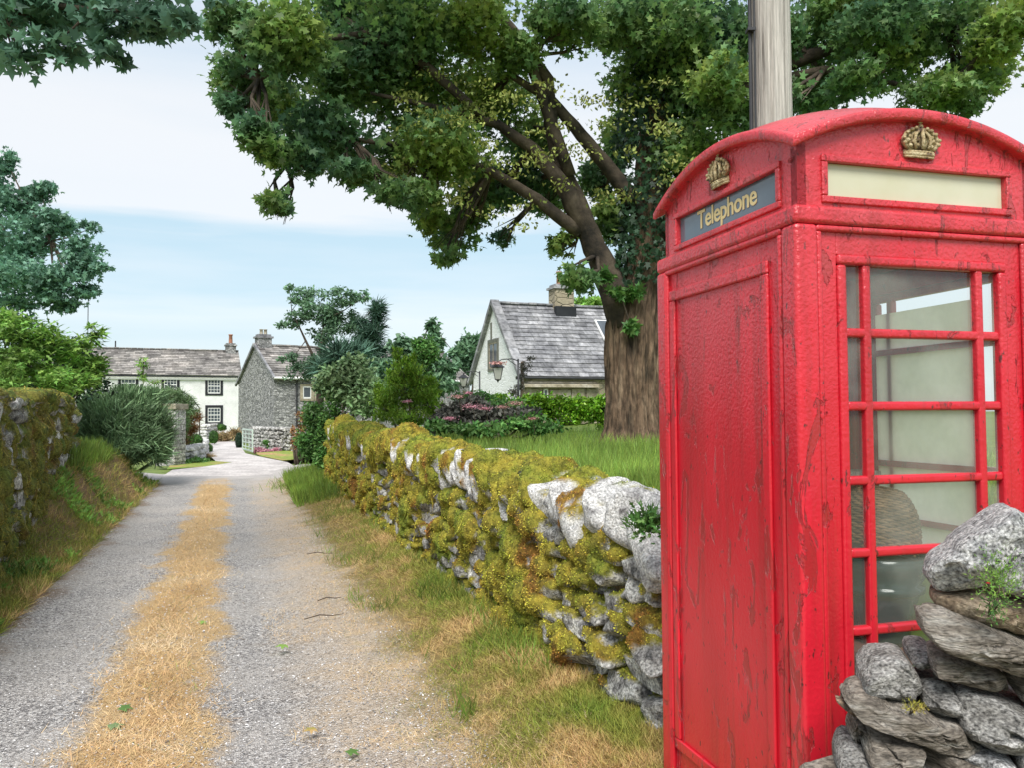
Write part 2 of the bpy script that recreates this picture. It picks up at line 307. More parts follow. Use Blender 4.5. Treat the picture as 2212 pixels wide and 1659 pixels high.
    b2 = N('ShaderNodeBump'); b2.invert = True; b2.inputs['Distance'].default_value = .004; b2.inputs['Strength'].default_value = .9; L(fl.outputs[0], b2.inputs['Height']); L(b1.outputs[0], b2.inputs['Normal'])
    n6 = N('ShaderNodeTexNoise'); n6.inputs['Scale'].default_value = 22; n6.inputs['Detail'].default_value = 6; n6.inputs['Distortion'].default_value = 1.5; L(mp.outputs[0], n6.inputs[0])
    b3 = N('ShaderNodeBump'); b3.inputs['Distance'].default_value = .004; b3.inputs['Strength'].default_value = .35; L(n6.outputs[0], b3.inputs['Height']); L(b2.outputs[0], b3.inputs['Normal'])
    L(b3.outputs[0], b.inputs['Normal']); L(b3.outputs[0], b.inputs['Coat Normal'])
    return m
M_red = paintmat()
def rubblemat(name, cols, sx=3.2, sz=6.5, mortar=(.2, .19, .18), bump=.9, vary=.5):
    m = bpy.data.materials.new(name); m.use_nodes = True; nt, N, L = nodes(m); nt.nodes.clear()
    out = N('ShaderNodeOutputMaterial'); b = N('ShaderNodeBsdfPrincipled'); L(b.outputs[0], out.inputs[0]); b.inputs['Roughness'].default_value = .95
    tc = N('ShaderNodeTexCoord'); mp = N('ShaderNodeMapping'); mp.inputs['Scale'].default_value = (sx, sx, sz)
    nz = N('ShaderNodeTexNoise'); nz.inputs['Scale'].default_value = 1.5; L(tc.outputs['Object'], nz.inputs[0])
    ad = N('ShaderNodeMixRGB'); ad.blend_type = 'ADD'; ad.inputs[0].default_value = .25; L(tc.outputs['Object'], ad.inputs[1]); L(nz.outputs[1], ad.inputs[2]); L(ad.outputs[0], mp.inputs[0])
    v = N('ShaderNodeTexVoronoi'); v.inputs['Scale'].default_value = 1; L(mp.outputs[0], v.inputs[0])
    v2 = N('ShaderNodeTexVoronoi'); v2.feature = 'DISTANCE_TO_EDGE'; v2.inputs['Scale'].default_value = 1; L(mp.outputs[0], v2.inputs[0])
    sepc = N('ShaderNodeSeparateColor'); L(v.outputs['Color'], sepc.inputs[0])
    r = N('ShaderNodeValToRGB'); L(sepc.outputs[0], r.inputs[0]); e = r.color_ramp.elements; e[0].position = 0; e[0].color = tuple(cols[0]) + (1,); e[1].position = 1; e[1].color = tuple(cols[-1]) + (1,)
    for i, c in enumerate(cols[1:-1]): q = e.new((i + 1) / (len(cols) - 1)); q.color = tuple(c) + (1,)
    n = N('ShaderNodeTexNoise'); n.inputs['Scale'].default_value = 9; n.inputs['Detail'].default_value = 6; L(tc.outputs['Object'], n.inputs[0])
    mr = N('ShaderNodeMapRange'); mr.inputs[3].default_value = 1 - vary; mr.inputs[4].default_value = 1 + vary; L(n.outputs[0], mr.inputs[0])
    vs = N('ShaderNodeVectorMath'); vs.operation = 'SCALE'; L(r.outputs[0], vs.inputs[0]); L(mr.outputs[0], vs.inputs[3])
    ed = N('ShaderNodeMapRange'); ed.inputs[1].default_value = .0; ed.inputs[2].default_value = .1; L(v2.outputs[0], ed.inputs[0])
    mx = N('ShaderNodeMixRGB'); mx.inputs[1].default_value = tuple(mortar) + (1,); L(ed.outputs[0], mx.inputs[0]); L(vs.outputs[0], mx.inputs[2]); L(mx.outputs[0], b.inputs['Base Color'])
    bu = N('ShaderNodeBump'); bu.inputs['Strength'].default_value = bump; bu.inputs['Distance'].default_value = .05; L(ed.outputs[0], bu.inputs['Height']); L(bu.outputs[0], b.inputs['Normal'])
    return m
M_rubble = rubblemat('grey_rubble', [(.12, .12, .12), (.24, .24, .235), (.34, .335, .33), (.48, .47, .46)], 5.5, 11, (.30, .30, .29))
M_rubble2 = rubblemat('sandstone_rubble', [(.22, .18, .12), (.36, .31, .22), (.42, .36, .26)], 1.6, 4, (.28, .24, .17))
M_whitestone = rubblemat('whitewashed_rubble', [(.80, .80, .79), (.86, .86, .86), (.90, .90, .90)], 1.8, 9, (.74, .74, .74), .35, .04)
def roadmat():
    m = bpy.data.materials.new('gravel_track'); m.use_nodes = True; nt, N, L = nodes(m); nt.nodes.clear()
    out = N('ShaderNodeOutputMaterial'); b = N('ShaderNodeBsdfPrincipled'); L(b.outputs[0], out.inputs[0]); b.inputs['Roughness'].default_value = .9; b.inputs['Specular IOR Level'].default_value = .25
    tc = N('ShaderNodeTexCoord'); s = N('ShaderNodeSeparateXYZ'); L(tc.outputs['Object'], s.inputs[0])
    def noise(sc, det=5, ro=.6):
        n = N('ShaderNodeTexNoise'); n.inputs['Scale'].default_value = sc; n.inputs['Detail'].default_value = det; n.inputs['Roughness'].default_value = ro; L(tc.outputs['Object'], n.inputs[0]); return n.outputs[0]
    def mr(x, a, b_, c=0., d=1.):
        q = N('ShaderNodeMapRange'); q.interpolation_type = 'SMOOTHSTEP'; q.inputs[1].default_value = a; q.inputs[2].default_value = b_; q.inputs[3].default_value = c; q.inputs[4].default_value = d
        L(x, q.inputs[0]); return q.outputs[0]
    def mth(op, a, c):
        q = N('ShaderNodeMath'); q.operation = op
        for i, x in enumerate((a, c)):
            if isinstance(x, (int, float)): q.inputs[i].default_value = x
            else: L(x, q.inputs[i])
        return q.outputs[0]
    def mix(f, a, c):
        q = N('ShaderNodeMixRGB')
        if isinstance(f, (int, float)): q.inputs[0].default_value = f
        else: L(f, q.inputs[0])
        for i, x in ((1, a), (2, c)):
            if isinstance(x, tuple): q.inputs[i].default_value = x + (1,)
            else: L(x, q.inputs[i])
        return q.outputs[0]
    wob = mth('MULTIPLY', mth('SUBTRACT', noise(1.3, 8, .72), .5), .95)
    w = mth('ADD', s.outputs[0], wob)
    v = N('ShaderNodeTexVoronoi'); v.inputs['Scale'].default_value = 95; L(tc.outputs['Object'], v.inputs[0])
    sc = N('ShaderNodeSeparateColor'); L(v.outputs['Color'], sc.inputs[0])
    big = noise(.9, 4)
    g1 = mix(mr(sc.outputs[0], .15, .85), (.17, .16, .16), (.72, .69, .66))
    g1 = mix(mr(noise(38, 4), .45, .62), mix(.35, g1, (.15, .14, .14)), g1)
    gravel = mix(mr(big, .35, .68, 0, .55), g1, (.54, .50, .46))
    # hard wheel tracks are paler, crown side grittier
    stc = mix(noise(30, 5), (.40, .27, .13), (.68, .49, .27))
    strip = mth('MULTIPLY', mr(w, -.80, -.62), mr(w, -.02, -.20))
    right = mr(w, .15, .75)
    patch = mr(noise(2.2, 8, .7), .50, .60)
    right = mth('MULTIPLY', right, mth('ADD', mth('MULTIPLY', patch, .45), .55))
    col = mix(strip, gravel, stc)
    col = mix(mth('MULTIPLY', right, .85), col, mix(noise(45, 4), (.44, .31, .18), (.78, .60, .40)))
    left = mr(w, -1.35, -1.75)
    col = mix(left, col, mix(noise(22, 5), (.12, .08, .05), (.34, .22, .12)))
    verge = mr(w, .85, 1.15)
    col = mix(verge, col, mix(noise(12, 6), (.16, .13, .05), (.34, .25, .10)))
    yard = mr(mth('ADD', s.outputs[1], mth('MULTIPLY', mth('SUBTRACT', noise(.8), .5), 5)), 19.3, 21.3)
    col = mix(yard, col, mix(noise(5, 8), (.42, .39, .37), (.66, .62, .60)))
    L(col, b.inputs['Base Color'])
    bu = N('ShaderNodeBump'); bu.inputs['Strength'].default_value = .9; bu.inputs['Distance'].default_value = .012
    hh = mth('ADD', mth('MULTIPLY', v.outputs['Distance'], 1.1), noise(120, 3)); L(hh, bu.inputs['Height']); L(bu.outputs[0], b.inputs['Normal'])
    return m
M_road = roadmat()
M_yard = mat('pale_yard_gravel', [(.40, .37, .36), (.54, .50, .48), (.66, .62, .60)], scale=1.2, bump=.6, bscale=25, fine=.25, fscale=14)
M_field = mat('field_grass', [(.12, .17, .04), (.18, .24, .06)], scale=1.2, fine=.3, fscale=12)
M_lawn = mat('lawn_soil', [(.08, .12, .02), (.14, .20, .03)], scale=2, fine=.3, fscale=20)
# ------------------------------------------------------------------ leaf scatter
HM = [(0, 0, 0), (.36, .04, -.06), (.21, .30, .02), (.52, .62, -.08), (.17, .60, .03), (0, 1.05, -.06), (-.17, .60, .03), (-.52, .62, -.08), (-.21, .30, .02), (-.36, .04, -.06)]
TPL = {
    'maple': (HM, [(0, 1, 2, 3, 4, 5), (0, 5, 6, 7, 8, 9)]),
    'oval': ([(0, 0, 0), (.24, .35, .04), (.19, .72, .02), (0, 1, -.04), (-.19, .72, .02), (-.24, .35, .04)], [(0, 1, 2, 3), (0, 3, 4, 5)]),
    'dia': ([(0, 0, 0), (.3, .5, 0), (0, 1, 0), (-.3, .5, 0)], [(0, 1, 2, 3)]),
    'needle': ([(-.035, 0, 0), (.035, 0, 0), (.03, .6, .05), (0, 1, .02), (-.03, .6, .05)], [(0, 1, 2, 3, 4)]),
    'blade': ([(-.02, 0, 0), (.02, 0, 0), (.016, .5, .07), (-.016, .5, .07), (0, 1, .28)], [(0, 1, 2, 3), (3, 2, 4)]),
    'spray': ([(0, 0, 0), (.16, .25, .02), (.05, .3, .0), (.17, .55, .02), (.04, .6, 0), (0, 1, -.08), (-.04, .6, 0), (-.17, .55, .02), (-.05, .3, 0), (-.16, .25, .02)], [(0, 1, 2, 3, 4, 5), (0, 5, 6, 7, 8, 9)]),
}
def basis(n, t):
    n = n / (np.linalg.norm(n, axis=1, keepdims=True) + 1e-9)
    t = t - n * (n * t).sum(1, keepdims=True); t /= (np.linalg.norm(t, axis=1, keepdims=True) + 1e-9)
    x = np.cross(t, n); return np.stack([x, t, n], axis=2)      # columns: local x,y,z
def scatter(name, tpl, pos, size, nrm, tan, mt, parent=None, rel=None):
    tv, tf = TPL[tpl]; tv = np.array(tv); k = len(tv); n = len(pos)
    R = basis(nrm, tan)
    size = np.broadcast_to(np.asarray(size, float), (n,))
    v = np.einsum('nij,kj->nki', R, tv) * size[:, None, None] + pos[:, None, :]
    if rel is not None: v = v - np.array(rel)
    off = (np.arange(n) * k)[:, None]
    flat = np.concatenate(tf); f = (flat[None, :] + off).ravel()
    tot = np.tile([len(q) for q in tf], n)
    return link(name, np_mesh(name, v.reshape(-1, 3), f, tot), mt, parent)
def rsph(n):
    v = RNG.normal(size=(n, 3)); return v / np.linalg.norm(v, axis=1, keepdims=True)
def clump_points(c, r, nsub, n, spread=.28, shell=.55, flat=1.):
    """leaf positions gathered round sub-centres spread through an ellipsoid"""
    c = np.array(c, float); r = np.array(r, float)
    d = rsph(nsub) * (RNG.random((nsub, 1)) ** (1 / 3.) * (1 - shell) + shell * RNG.random((nsub, 1)) ** .25)
    sub = c + d * r * .86
    idx = RNG.integers(0, nsub, n)
    q = RNG.normal(size=(n, 3)) * spread * r * np.array([1, 1, .75 * flat])
    return sub[idx] + q, sub
def T(loc): return tuple(loc)
def plant(name, label, cat, base, clumps, tpl, size, mt, n, group=None, trunk=None, spread=.25, nsub=14, tmat=None, bark=None, up=.6, hang=.25, twig=.006, size_var=.35, extra=None, stems=True, shell=.55):
    """a thing at its base: crown (leaves) + trunk/branches. clumps: (centre, radii, weight)"""
    base = Vector(base); root = empty(name, base, 0, label, cat, group)
    tot = sum(c[2] for c in clumps); pts = []; mb = MB(); tips = []
    for c, r, w in clumps:
        k = max(3, int(nsub * max(.5, w ** .5))); p, sub = clump_points(c, r, k, max(4, int(n * w / tot)), spread, shell); pts.append(p); tips.append((Vector(c), sub))
    p = np.concatenate(pts); m = len(p)
    nr = rsph(m) * .75 + np.array([0, 0, up]); tn = rsph(m) + np.array([0, 0, -hang]) + .5 * (p - np.array(base)) / (np.abs(p - np.array(base)).max() + 1e-6)
    sz = size * (1 + size_var * (RNG.random(m) * 2 - 1))
    scatter('crown', tpl, p, sz, nr, tn, mt, root, rel=base)
    if trunk:
        for path, rs in trunk: mb.tube([Vector(q) - base for q in path], rs, 8)
    if stems:
        anch = [Vector(q) for path, rs in (trunk or []) for q in path] or [base]
        for c, sub in tips:
            a = min(anch, key=lambda q: (q - c).length)
            mid = (a + c) / 2 + Vector((0, 0, -.05 * (a - c).length))
            L_ = (a - c).length
            mb.tube([a - base, mid - base, c - base], [max(twig * 2.2, L_ * .02), max(twig * 1.6, L_ * .012), twig], 5, False)
            for q in sub[:22]:
                q = Vector(q); mb.tube([c - base, (c + q) / 2 + Vector((0, 0, .03)) - base, q - base], [twig, twig * .8, twig * .4], 3, False)
    if mb.v: mb.build('trunk', bark or M_twig, root, smooth=True)
    return root
# ------------------------------------------------------------------ ground
def gz(y): return .006 * np.maximum(0, y - 10)
def vh(w, s):
    """height of the lane verges above the lane"""
    r = .16 * sst(.8, 1.75, w)
    B = .78 * sst(8.5, 14, s) * (1 - sst(18, 21.5, s)) + .07
    l = B * sst(-1.62, -2.45, w)
    tr = -.035 * (np.exp(-((w + 1.1) / .32) ** 2) + np.exp(-((w - .25) / .32) ** 2))
    return r + l + tr * (1 - sst(18, 21, s)) + .02 * (fbm(np.stack([w * 1.5, s * 1.5, 0 * s], -1), 4, 3) - .5)
def grid_mesh(name, W_, S_, zf, mt):
    w, s = np.meshgrid(W_, S_, indexing='ij'); z = zf(w, s); n0, n1 = w.shape
    v = np.stack([w, s, z], -1).reshape(-1, 3)
    i = (np.arange(n0 - 1)[:, None] * n1 + np.arange(n1 - 1)[None, :]).ravel()
    f = np.stack([i, i + n1, i + n1 + 1, i + 1], 1).ravel()
    o = link(name, np_mesh(name, v, f, np.full(len(i), 4), True), mt); o.rotation_euler = (0, 0, TH); return o
def yof(w, s): return w * ST + s * CT
big = MB(); big.add([(-900, -200, -.06), (900, -200, -.06), (900, 40, -.03), (-900, 40, -.03), (900, 1800, 2), (-900, 1800, 2)], [(0, 1, 2, 3), (3, 2, 4, 5)])
tag(big.build('ground', M_field), kind='structure')
lane = grid_mesh('lane', np.linspace(-3.4, 2.9, 127), np.concatenate([np.linspace(-1.5, 12, 271), np.linspace(12.1, 23, 80)]), lambda w, s: gz(yof(w, s)) + vh(w, s) + .012, M_road)
tag(lane, kind='structure')
# yard: pale gravel area beyond the lane, then the track running to the houses
yp = [(352, 1030), (372, 1017), (440, 1010), (470, 1002), (452, 985), (446, 975), (452, 962), (462, 953.5), (515, 953.5), (520, 966), (530, 981), (560, 988), (620, 1000), (660, 1022), (690, 1030)]
yb = MB(); gp = [G(a, b) + Vector((0, 0, .016)) for a, b in yp]; yb.prism([Vector(p) for p in gp], (0, 0, -.01))
tag(yb.build('yard', M_yard), kind='structure')
# garden behind the right wall
def garden_z(w, s):
    edge = sst(1.95, 2.5, w)
    far = 1 - sst(24, 34, s) * (1 - sst(6, 14, w))
    return (1.04 + .014 * np.minimum(s - 4, 9) - .002 * np.maximum(0, s - 15) + .02 * (fbm(np.stack([w, s, w * 0], -1), 3, 5) - .5)) * far * (.6 + .4 * edge) - .1 * (1 - far)
tag(grid_mesh('garden_lawn', np.concatenate([np.linspace(2.05, 6, 30), np.linspace(6.5, 60, 50)]), np.concatenate([np.linspace(2.2, 18, 70), np.linspace(19, 90, 50)]), garden_z, M_lawn), kind='structure')
# pasture bank behind the left wall and broom
def left_z(w, s): return .95 * sst(-2.3, -3.2, w) * sst(2, 13, s) * (1 - sst(19, 24, s)) + gz(yof(w, s)) - .02
tag(grid_mesh('left_bank', np.linspace(-40, -2.6, 50), np.linspace(0, 40, 60), left_z, M_field), kind='structure')
# small verges in the yard
def patch(name, pts, mt, dz=.022):
    q = MB(); q.prism([G(a, b) + Vector((0, 0, dz)) for a, b in pts], (0, 0, -.012)); return tag(q.build(name, mt), kind='structure')
M_pgrass = mat('patch_grass', [(.42, .27, .12), (.26, .30, .06), (.18, .28, .04)], scale=.8, fine=.3, fscale=9, pos=[.4, .5, .62])
patch('grass_edge', [(360, 1016), (372, 1002), (445, 997), (500, 1001), (440, 1010)], M_pgrass)
patch('lawn_strip', [(560, 986), (552, 980), (640, 974), (660, 992), (610, 997)], M_pgrass)
# ------------------------------------------------------------------ rocks
def cube_sphere(n=5):
    vs = {}; f = []
    def vid(p):
        k = tuple(np.round(p, 5)); return vs.setdefault(k, len(vs))
    L_ = np.linspace(-1, 1, n)
    for ax in range(3):
        for sg in (-1, 1):
            for i in range(n - 1):
                for j in range(n - 1):
                    q = []
                    for a, b in ((i, j), (i + 1, j), (i + 1, j + 1), (i, j + 1)):
                        p = [0, 0, 0]; p[ax] = sg; p[(ax + 1) % 3] = L_[a]; p[(ax + 2) % 3] = L_[b]; q.append(vid(p))
                    f.append(q if sg > 0 else q[::-1])
    v = np.array(list(vs.keys())); return v, np.array(f)
CSV, CSF = cube_sphere(9)
def rock_np(half, power=5, cut=6, noise=.10, seed=0):
    power += 4; cut += 5
    v = CSV / (np.abs(CSV) ** power).sum(1, keepdims=True) ** (1 / power)
    rg = np.random.default_rng(seed)
    for _ in range(cut):
        n = rg.normal(size=3); n /= np.linalg.norm(n); d = rg.uniform(.72, 1.1); q = v @ n; v = v - np.maximum(0, q - d)[:, None] * n
    v = v * (1 + noise * (fbm(v * 1.7 + seed * 3.1, 3, seed) - .5)[:, None] * 2)
    return v * np.array(half)
class Rocks:
    def __init__(s): s.V = []; s.F = []; s.n = 0
    def add(s, half, M=None, **k):
        v = rock_np(half, **k)
        if M is not None:
            A = np.array(M.to_3x3()); v = v @ A.T + np.array(M.translation)
        s.V.append(v); s.F.append(CSF + s.n); s.n += len(v)
    def build(s, name, mt, parent=None):
        v = np.concatenate(s.V); f = np.concatenate(s.F)
        return link(name, np_mesh(name, v, f.ravel(), np.full(len(f), 4), True), mt, parent)
# ------------------------------------------------------------------ dry stone walls with moss
def vnormals(v, f):
    n = np.cross(v[f[:, 1]] - v[f[:, 0]], v[f[:, 3]] - v[f[:, 0]]); o = np.zeros_like(v)
    for k in range(4): np.add.at(o, f[:, k], n)
    return o / (np.linalg.norm(o, axis=1, keepdims=True) + 1e-12)
def mossy_stone_mat(name, base, lo=(.085, .09, .016), hi=(.42, .36, .05)):
    """stone whose 'moss' attribute (a growth pattern of its own) turns to moss"""
    m = base.copy(); m.name = name; nt, N, L = nodes(m); b = [x for x in nt.nodes if x.type == 'BSDF_PRINCIPLED'][0]
    src = b.inputs['Base Color'].links[0].from_socket; a = N('ShaderNodeAttribute'); a.attribute_name = 'moss'
    n = N('ShaderNodeTexNoise'); n.inputs['Scale'].default_value = 16; n.inputs['Detail'].default_value = 9; n.inputs['Roughness'].default_value = .7; tc = N('ShaderNodeTexCoord'); L(tc.outputs['Object'], n.inputs[0])
    r = N('ShaderNodeValToRGB'); L(n.outputs[0], r.inputs[0]); e = r.color_ramp.elements; e[0].position = .35; e[0].color = lo + (1,); e[1].position = .62; e[1].color = hi + (1,)
    n2 = N('ShaderNodeTexNoise'); n2.inputs['Scale'].default_value = 2.6; n2.inputs['Detail'].default_value = 5; L(tc.outputs['Object'], n2.inputs[0]); r3 = N('ShaderNodeValToRGB'); L(n2.outputs[0], r3.inputs[0]); e3 = r3.color_ramp.elements
    e3[0].position = .36; e3[0].color = (.75, 1.0, .9, 1); e3[1].position = .66; e3[1].color = (.85, .52, .7, 1); q3 = e3.new(.5); q3.color = (1, 1, 1, 1); q4 = e3.new(.58); q4.color = (1, .92, .9, 1)
    ml = N('ShaderNodeMixRGB'); ml.blend_type = 'MULTIPLY'; ml.inputs[0].default_value = 1; L(r.outputs[0], ml.inputs[1]); L(r3.outputs[0], ml.inputs[2]); r = ml
    x = N('ShaderNodeMixRGB'); L(a.outputs['Fac'], x.inputs[0]); L(src, x.inputs[1]); L(r.outputs[0], x.inputs[2]); L(x.outputs[0], b.inputs['Base Color']); return m
def stone_wall(name, label, wf, ztop, zbase, s0, s1, thick, side, cover, seed, cope=True, shag=0, ntuft=200000, mossmat=None, stone=None, pale=None):
    """side=-1: the wall's face looks toward lower w; +1 toward higher w"""
    root = empty(name, (0, 0, 0), TH, label, 'wall'); rg = np.random.default_rng(seed); sd = seed * 1000
    TV, TN, TM, TA = [], [], [], []
    def grow(R_, bias=0.):
        pb = np.concatenate([np.full(len(x), rg.normal() * .13 + bias) for x in R_.V]); v = np.concatenate(R_.V); f = np.concatenate(R_.F); n = vnormals(v, f)
        q = v.copy(); q[:, 1] += (v[:, 2]) * .5
        a = fbm(q * 1.5 + seed * 7.7, 4, seed); l = fbm(q * np.array([6, 6, 4.]) + 3.3, 4, seed + 9)
        m = (a - .5) * 1.5 + (l - .5) * 1.7 + cover(v[:, 1], v[:, 2]) + .38 * np.clip(n[:, 2], -.5, 1) + pb
        mk = sst(-.04, .07, m); c = fbm(v * 15, 3, seed + 4)
        th = np.clip(m, 0, .8) * .10 + (c - .4) * .04 * mk
        v2 = v + n * (th * mk)[:, None]; v2[:, 2] -= (np.clip(m, 0, .6) * .04 * (1 - np.clip(n[:, 2], 0, 1)))
        R_.V = [v2]; R_.F = [f]
        n2 = vnormals(v2, f); tri = f; ar = np.linalg.norm(np.cross(v2[f[:, 1]] - v2[f[:, 0]], v2[f[:, 3]] - v2[f[:, 0]]), axis=1)
        ce = v2[f].mean(1); TV.append(v2[f]); TN.append(n2[f].mean(1)); TM.append(mk[f].mean(1)); TA.append(ar / (np.hypot(ce[:, 0], ce[:, 1]) ** 1.5))
        return mk
    def put(R_, nm, mt, bias=0.):
        mk = grow(R_, bias); o = R_.build(nm, mt, root); at = o.data.attributes.new('moss', 'FLOAT', 'POINT')
        if len(mk) == len(o.data.vertices): at.data.foreach_set('value', mk.astype(np.float32))
        return o
    rs = Rocks(); rows = 8
    for face_ in (0, 1):
        for r in range(rows):
            q = s0 + rg.uniform(-.1, .1)
            while q < s1:
                l = rg.uniform(.15, .44) * (1 if q < 9 else 1.25); zb = zbase(q) - .15; H = ztop(q) - (.22 if cope else .03) - zb; h = H / rows
                zc = zb + h * (r + .5) + rg.uniform(-.02, .02); w = wf(q); hw = .11; bat = .05 * (1 - (zc - zb) / H); pr = rg.uniform(-.035, .03)
                wc = w - side * (hw - bat + pr) if face_ == 0 else w - side * (thick - hw)
                M = Matrix.Translation((wc, q + l / 2, zc)) @ Euler((rg.uniform(-.10, .10), rg.uniform(-.06, .06), rg.uniform(-.10, .10))).to_matrix().to_4x4()
                sd += 1; rs.add((hw, l * .49, h * rg.uniform(.44, .55)), M, power=5, cut=5, noise=.12, seed=sd); q += l + (.5 if face_ and q > 9 else 0)
    put(rs, 'stonework', stone)
    cb = MB(); z_ = np.linspace(s0 + .05, s1 - .05, 12)
    for a, b_ in zip(z_[:-1], z_[1:]): c0, c1 = sorted((wf(a) - side * .09, wf(a) - side * (thick - .09))); cb.box(c0, c1, a, b_, zbase(a) - .2, ztop(a) - .26)
    cb.build('gap_core', M_soil, root)  # plain box added inside so the gaps between stones look dark
    q = s0
    while q < s1:
        zt = ztop(q)
        if cope:
            t = rg.uniform(.11, .24) * (1.15 if q < 5 else 1.); lean = -.62 + rg.uniform(-.16, .16); hh = rg.uniform(.145, .20)
            M = Matrix.Translation((wf(q) - side * (thick * .5 - .02) + rg.uniform(-.02, .02), q + t / 2, zt - .15 + rg.uniform(-.025, .03))) @ Matrix.Rotation(lean, 4, 'X') @ Matrix.Rotation(rg.uniform(-.08, .08), 4, 'Z')
            hv = (thick * .55, t * .385, hh * 1.08)
        else:
            t = rg.uniform(.3, .5); M = Matrix.Translation((wf(q) - side * thick * .5, q + t / 2, zt - .02 + rg.uniform(-.02, .02))) @ Euler((rg.uniform(-.1, .1), rg.uniform(-.06, .06), rg.uniform(-.1, .1))).to_matrix().to_4x4(); hv = (thick * .56, t * .5, .07)
        R_ = Rocks(); sd += 1; R_.add(hv, M, power=4, cut=6, noise=.10, seed=sd); put(R_, 'coping_stone', pale, (-.42 if (q < 4.7 or rg.random() < .22) else .05) if cope else 0.); q += t * .98
    TVc, TNc, TMc, TAc = (np.concatenate(x) for x in (TV, TN, TM, TA))
    pw = TAc * np.clip(TMc - .25, 0, 1) * ((TNc[:, 0] * side > -.15) & (TVc[:, 0, 0] * side > (TVc[:, 0, 0] * side).max() - 3.5) | (TNc[:, 2] > .35)); pw /= pw.sum(); k = ntuft; idx = RNG.choice(len(pw), k, p=pw); u = RNG.random((k, 1)); v = RNG.random((k, 1)); Q = TVc[idx]
    pp = (Q[:, 0] * (1 - u) + Q[:, 1] * u) * (1 - v) + (Q[:, 3] * (1 - u) + Q[:, 2] * u) * v; nn = TNc[idx]; dd = np.hypot(pp[:, 0], pp[:, 1])
    fl_ = RNG.random((k, 1)) < .5; tan = rsph(k) * .8 + np.where(fl_, nn * 1.2, np.array([0, 0, -.7]) + nn * .3); nr2 = rsph(k) * np.where(fl_, 1., .45) + nn * np.where(fl_, .2, 1.)
    mo = scatter('moss', 'dia', pp - nn * .002, (.0062 + .0010 * dd) * RNG.uniform(.7, 1.5, k), nr2, tan, mossmat or M_moss, root)
    if shag:
        q0 = RNG.choice(len(pw), int(shag), p=pw); Q = TVc[q0].mean(1); nn = TNc[q0]; sel = (nn[:, 2] < .7) & (nn[:, 0] * side > .2) & (RNG.random(len(Q)) < (sst(4, 14, Q[:, 1]) if side < 0 else 1)); Q, nn = Q[sel], nn[sel]; k = len(Q)
        tan = np.array([0, 0, -1.]) + nn * .25 + rsph(k) * np.array([.12, .3, .1]) + np.array([0, -.2, 0])
        scatter('moss_strands', 'blade', Q + nn * .012, RNG.uniform(.05, .2, k), nn + rsph(k) * .3, tan, mossmat or M_moss, mo)
    return root
M_mstone = mossy_stone_mat('mossy_limestone', M_stone); M_mpale = mossy_stone_mat('mossy_pale_limestone', M_pale); M_mdark = mossy_stone_mat('shaggy_mossy_limestone', M_stone, (.05, .06, .014), (.26, .25, .05))
def rz_base(s): return .13 + gz(s * CT + 1.8 * ST)
def rtop(s):
    return 1.14 + .017 * (s - 3.2) + .03 * math.sin(s * 2.1) + .02 * math.sin(s * 5.3) - .03 * (s < 4.2)
def rcover(S_, Z_): return .15 - .50 * (1 - sst(3.4, 4.9, S_)) - .10 * (1 - sst(.25, .6, Z_)) + .02 * sst(6, 12, S_)
rw = stone_wall('dry_stone_wall', 'long dry stone wall with slanted coping stones under thick yellow-green moss, right of the lane', lambda s: 1.74 + .012 * max(0, s - 10), rtop, rz_base, 3.25, 17.2, .44, -1, rcover, 3, shag=9000, ntuft=520000, stone=M_mstone, pale=M_mpale)
def lbase(s): return float(vh(np.array(-2.1), np.array(float(s)))) - .05
def lcover(S_, Z_): return .03 + .08 * sst(.9, 1.4, Z_)
lw = stone_wall('mossy_wall', 'tall dry stone wall shaggy with olive moss, left of the lane in front of the bushes', lambda s: -1.92 - .055 * max(0, s - 5), lambda s: 1.62 + .012 * s + .03 * math.sin(s * 1.7), lbase, 4.6, 15.0, .5, 1, lcover, 8, cope=False, shag=16000, ntuft=170000, mossmat=M_mossdark, stone=M_mdark, pale=M_mdark)
# cap stones lying on the left wall
rk = Rocks(); rk.add((.2, .28, .05), Matrix.Translation((-2.55, 12.9, 1.80)), power=4, seed=77); rk.build('coping_stone', M_brownstone, lw)
# ------------------------------------------------------------------ grass, straw and litter on the lane
def lane_pts(n, w0, w1, s0, s1, pw=1.0):
    u = RNG.random(n)
    s = 1 / (1 / s0 + u * (1 / s1 - 1 / s0)) if pw else s0 + u * (s1 - s0)
    w = RNG.uniform(w0, w1, n) if not callable(w0) else w0(n, s)
    return w, s
def to_local(w, s, extra=0.): return np.stack([w, s, gz(yof(w, s)) + vh(w, s) + .012 + extra], 1)
def grass_obj(name, mt, w, s, size, lie, tpl='blade', zf=None):
    n = len(w); p = to_local(w, s) if zf is None else np.stack([w, s, zf(w, s)], 1)
    tan = rsph(n) * np.array([1, 1, .2]) * lie + np.array([0, 0, 1.]); nr = rsph(n) * np.array([1, 1, .3]) + np.array([0, 0, lie * .5])
    o = scatter(name, tpl, p, size, nr, tan, mt); o.rotation_euler = (0, 0, TH); return tag(o, kind='stuff')
w, s = lane_pts(52000, -1, 1, 2.2, 20.5); w = -.42 + .10 * RNG.normal(size=len(w)) * 1.25 + .20 * (fbm(np.stack([w * 0, s * 1.4, s * 0], 1), 3, 2) - .5) + RNG.uniform(-.17, .17, len(w))
tag(grass_obj('dry_grass_strip', M_straw, w, s, RNG.uniform(.02, .06, len(w)) * (1 + .06 * s), 5.), 'strip of dry orange straw down the middle of the lane', 'dry grass')
w, s = lane_pts(70000, .2, 1.6, 2.2, 20); k = fbm(np.stack([w * 2.5, s * 1.6, 0 * s], 1), 4, 11) + (w - .8) * .3 + .2 * (RNG.random(len(w)) - .5) > .50; w, s = w[k], s[k]
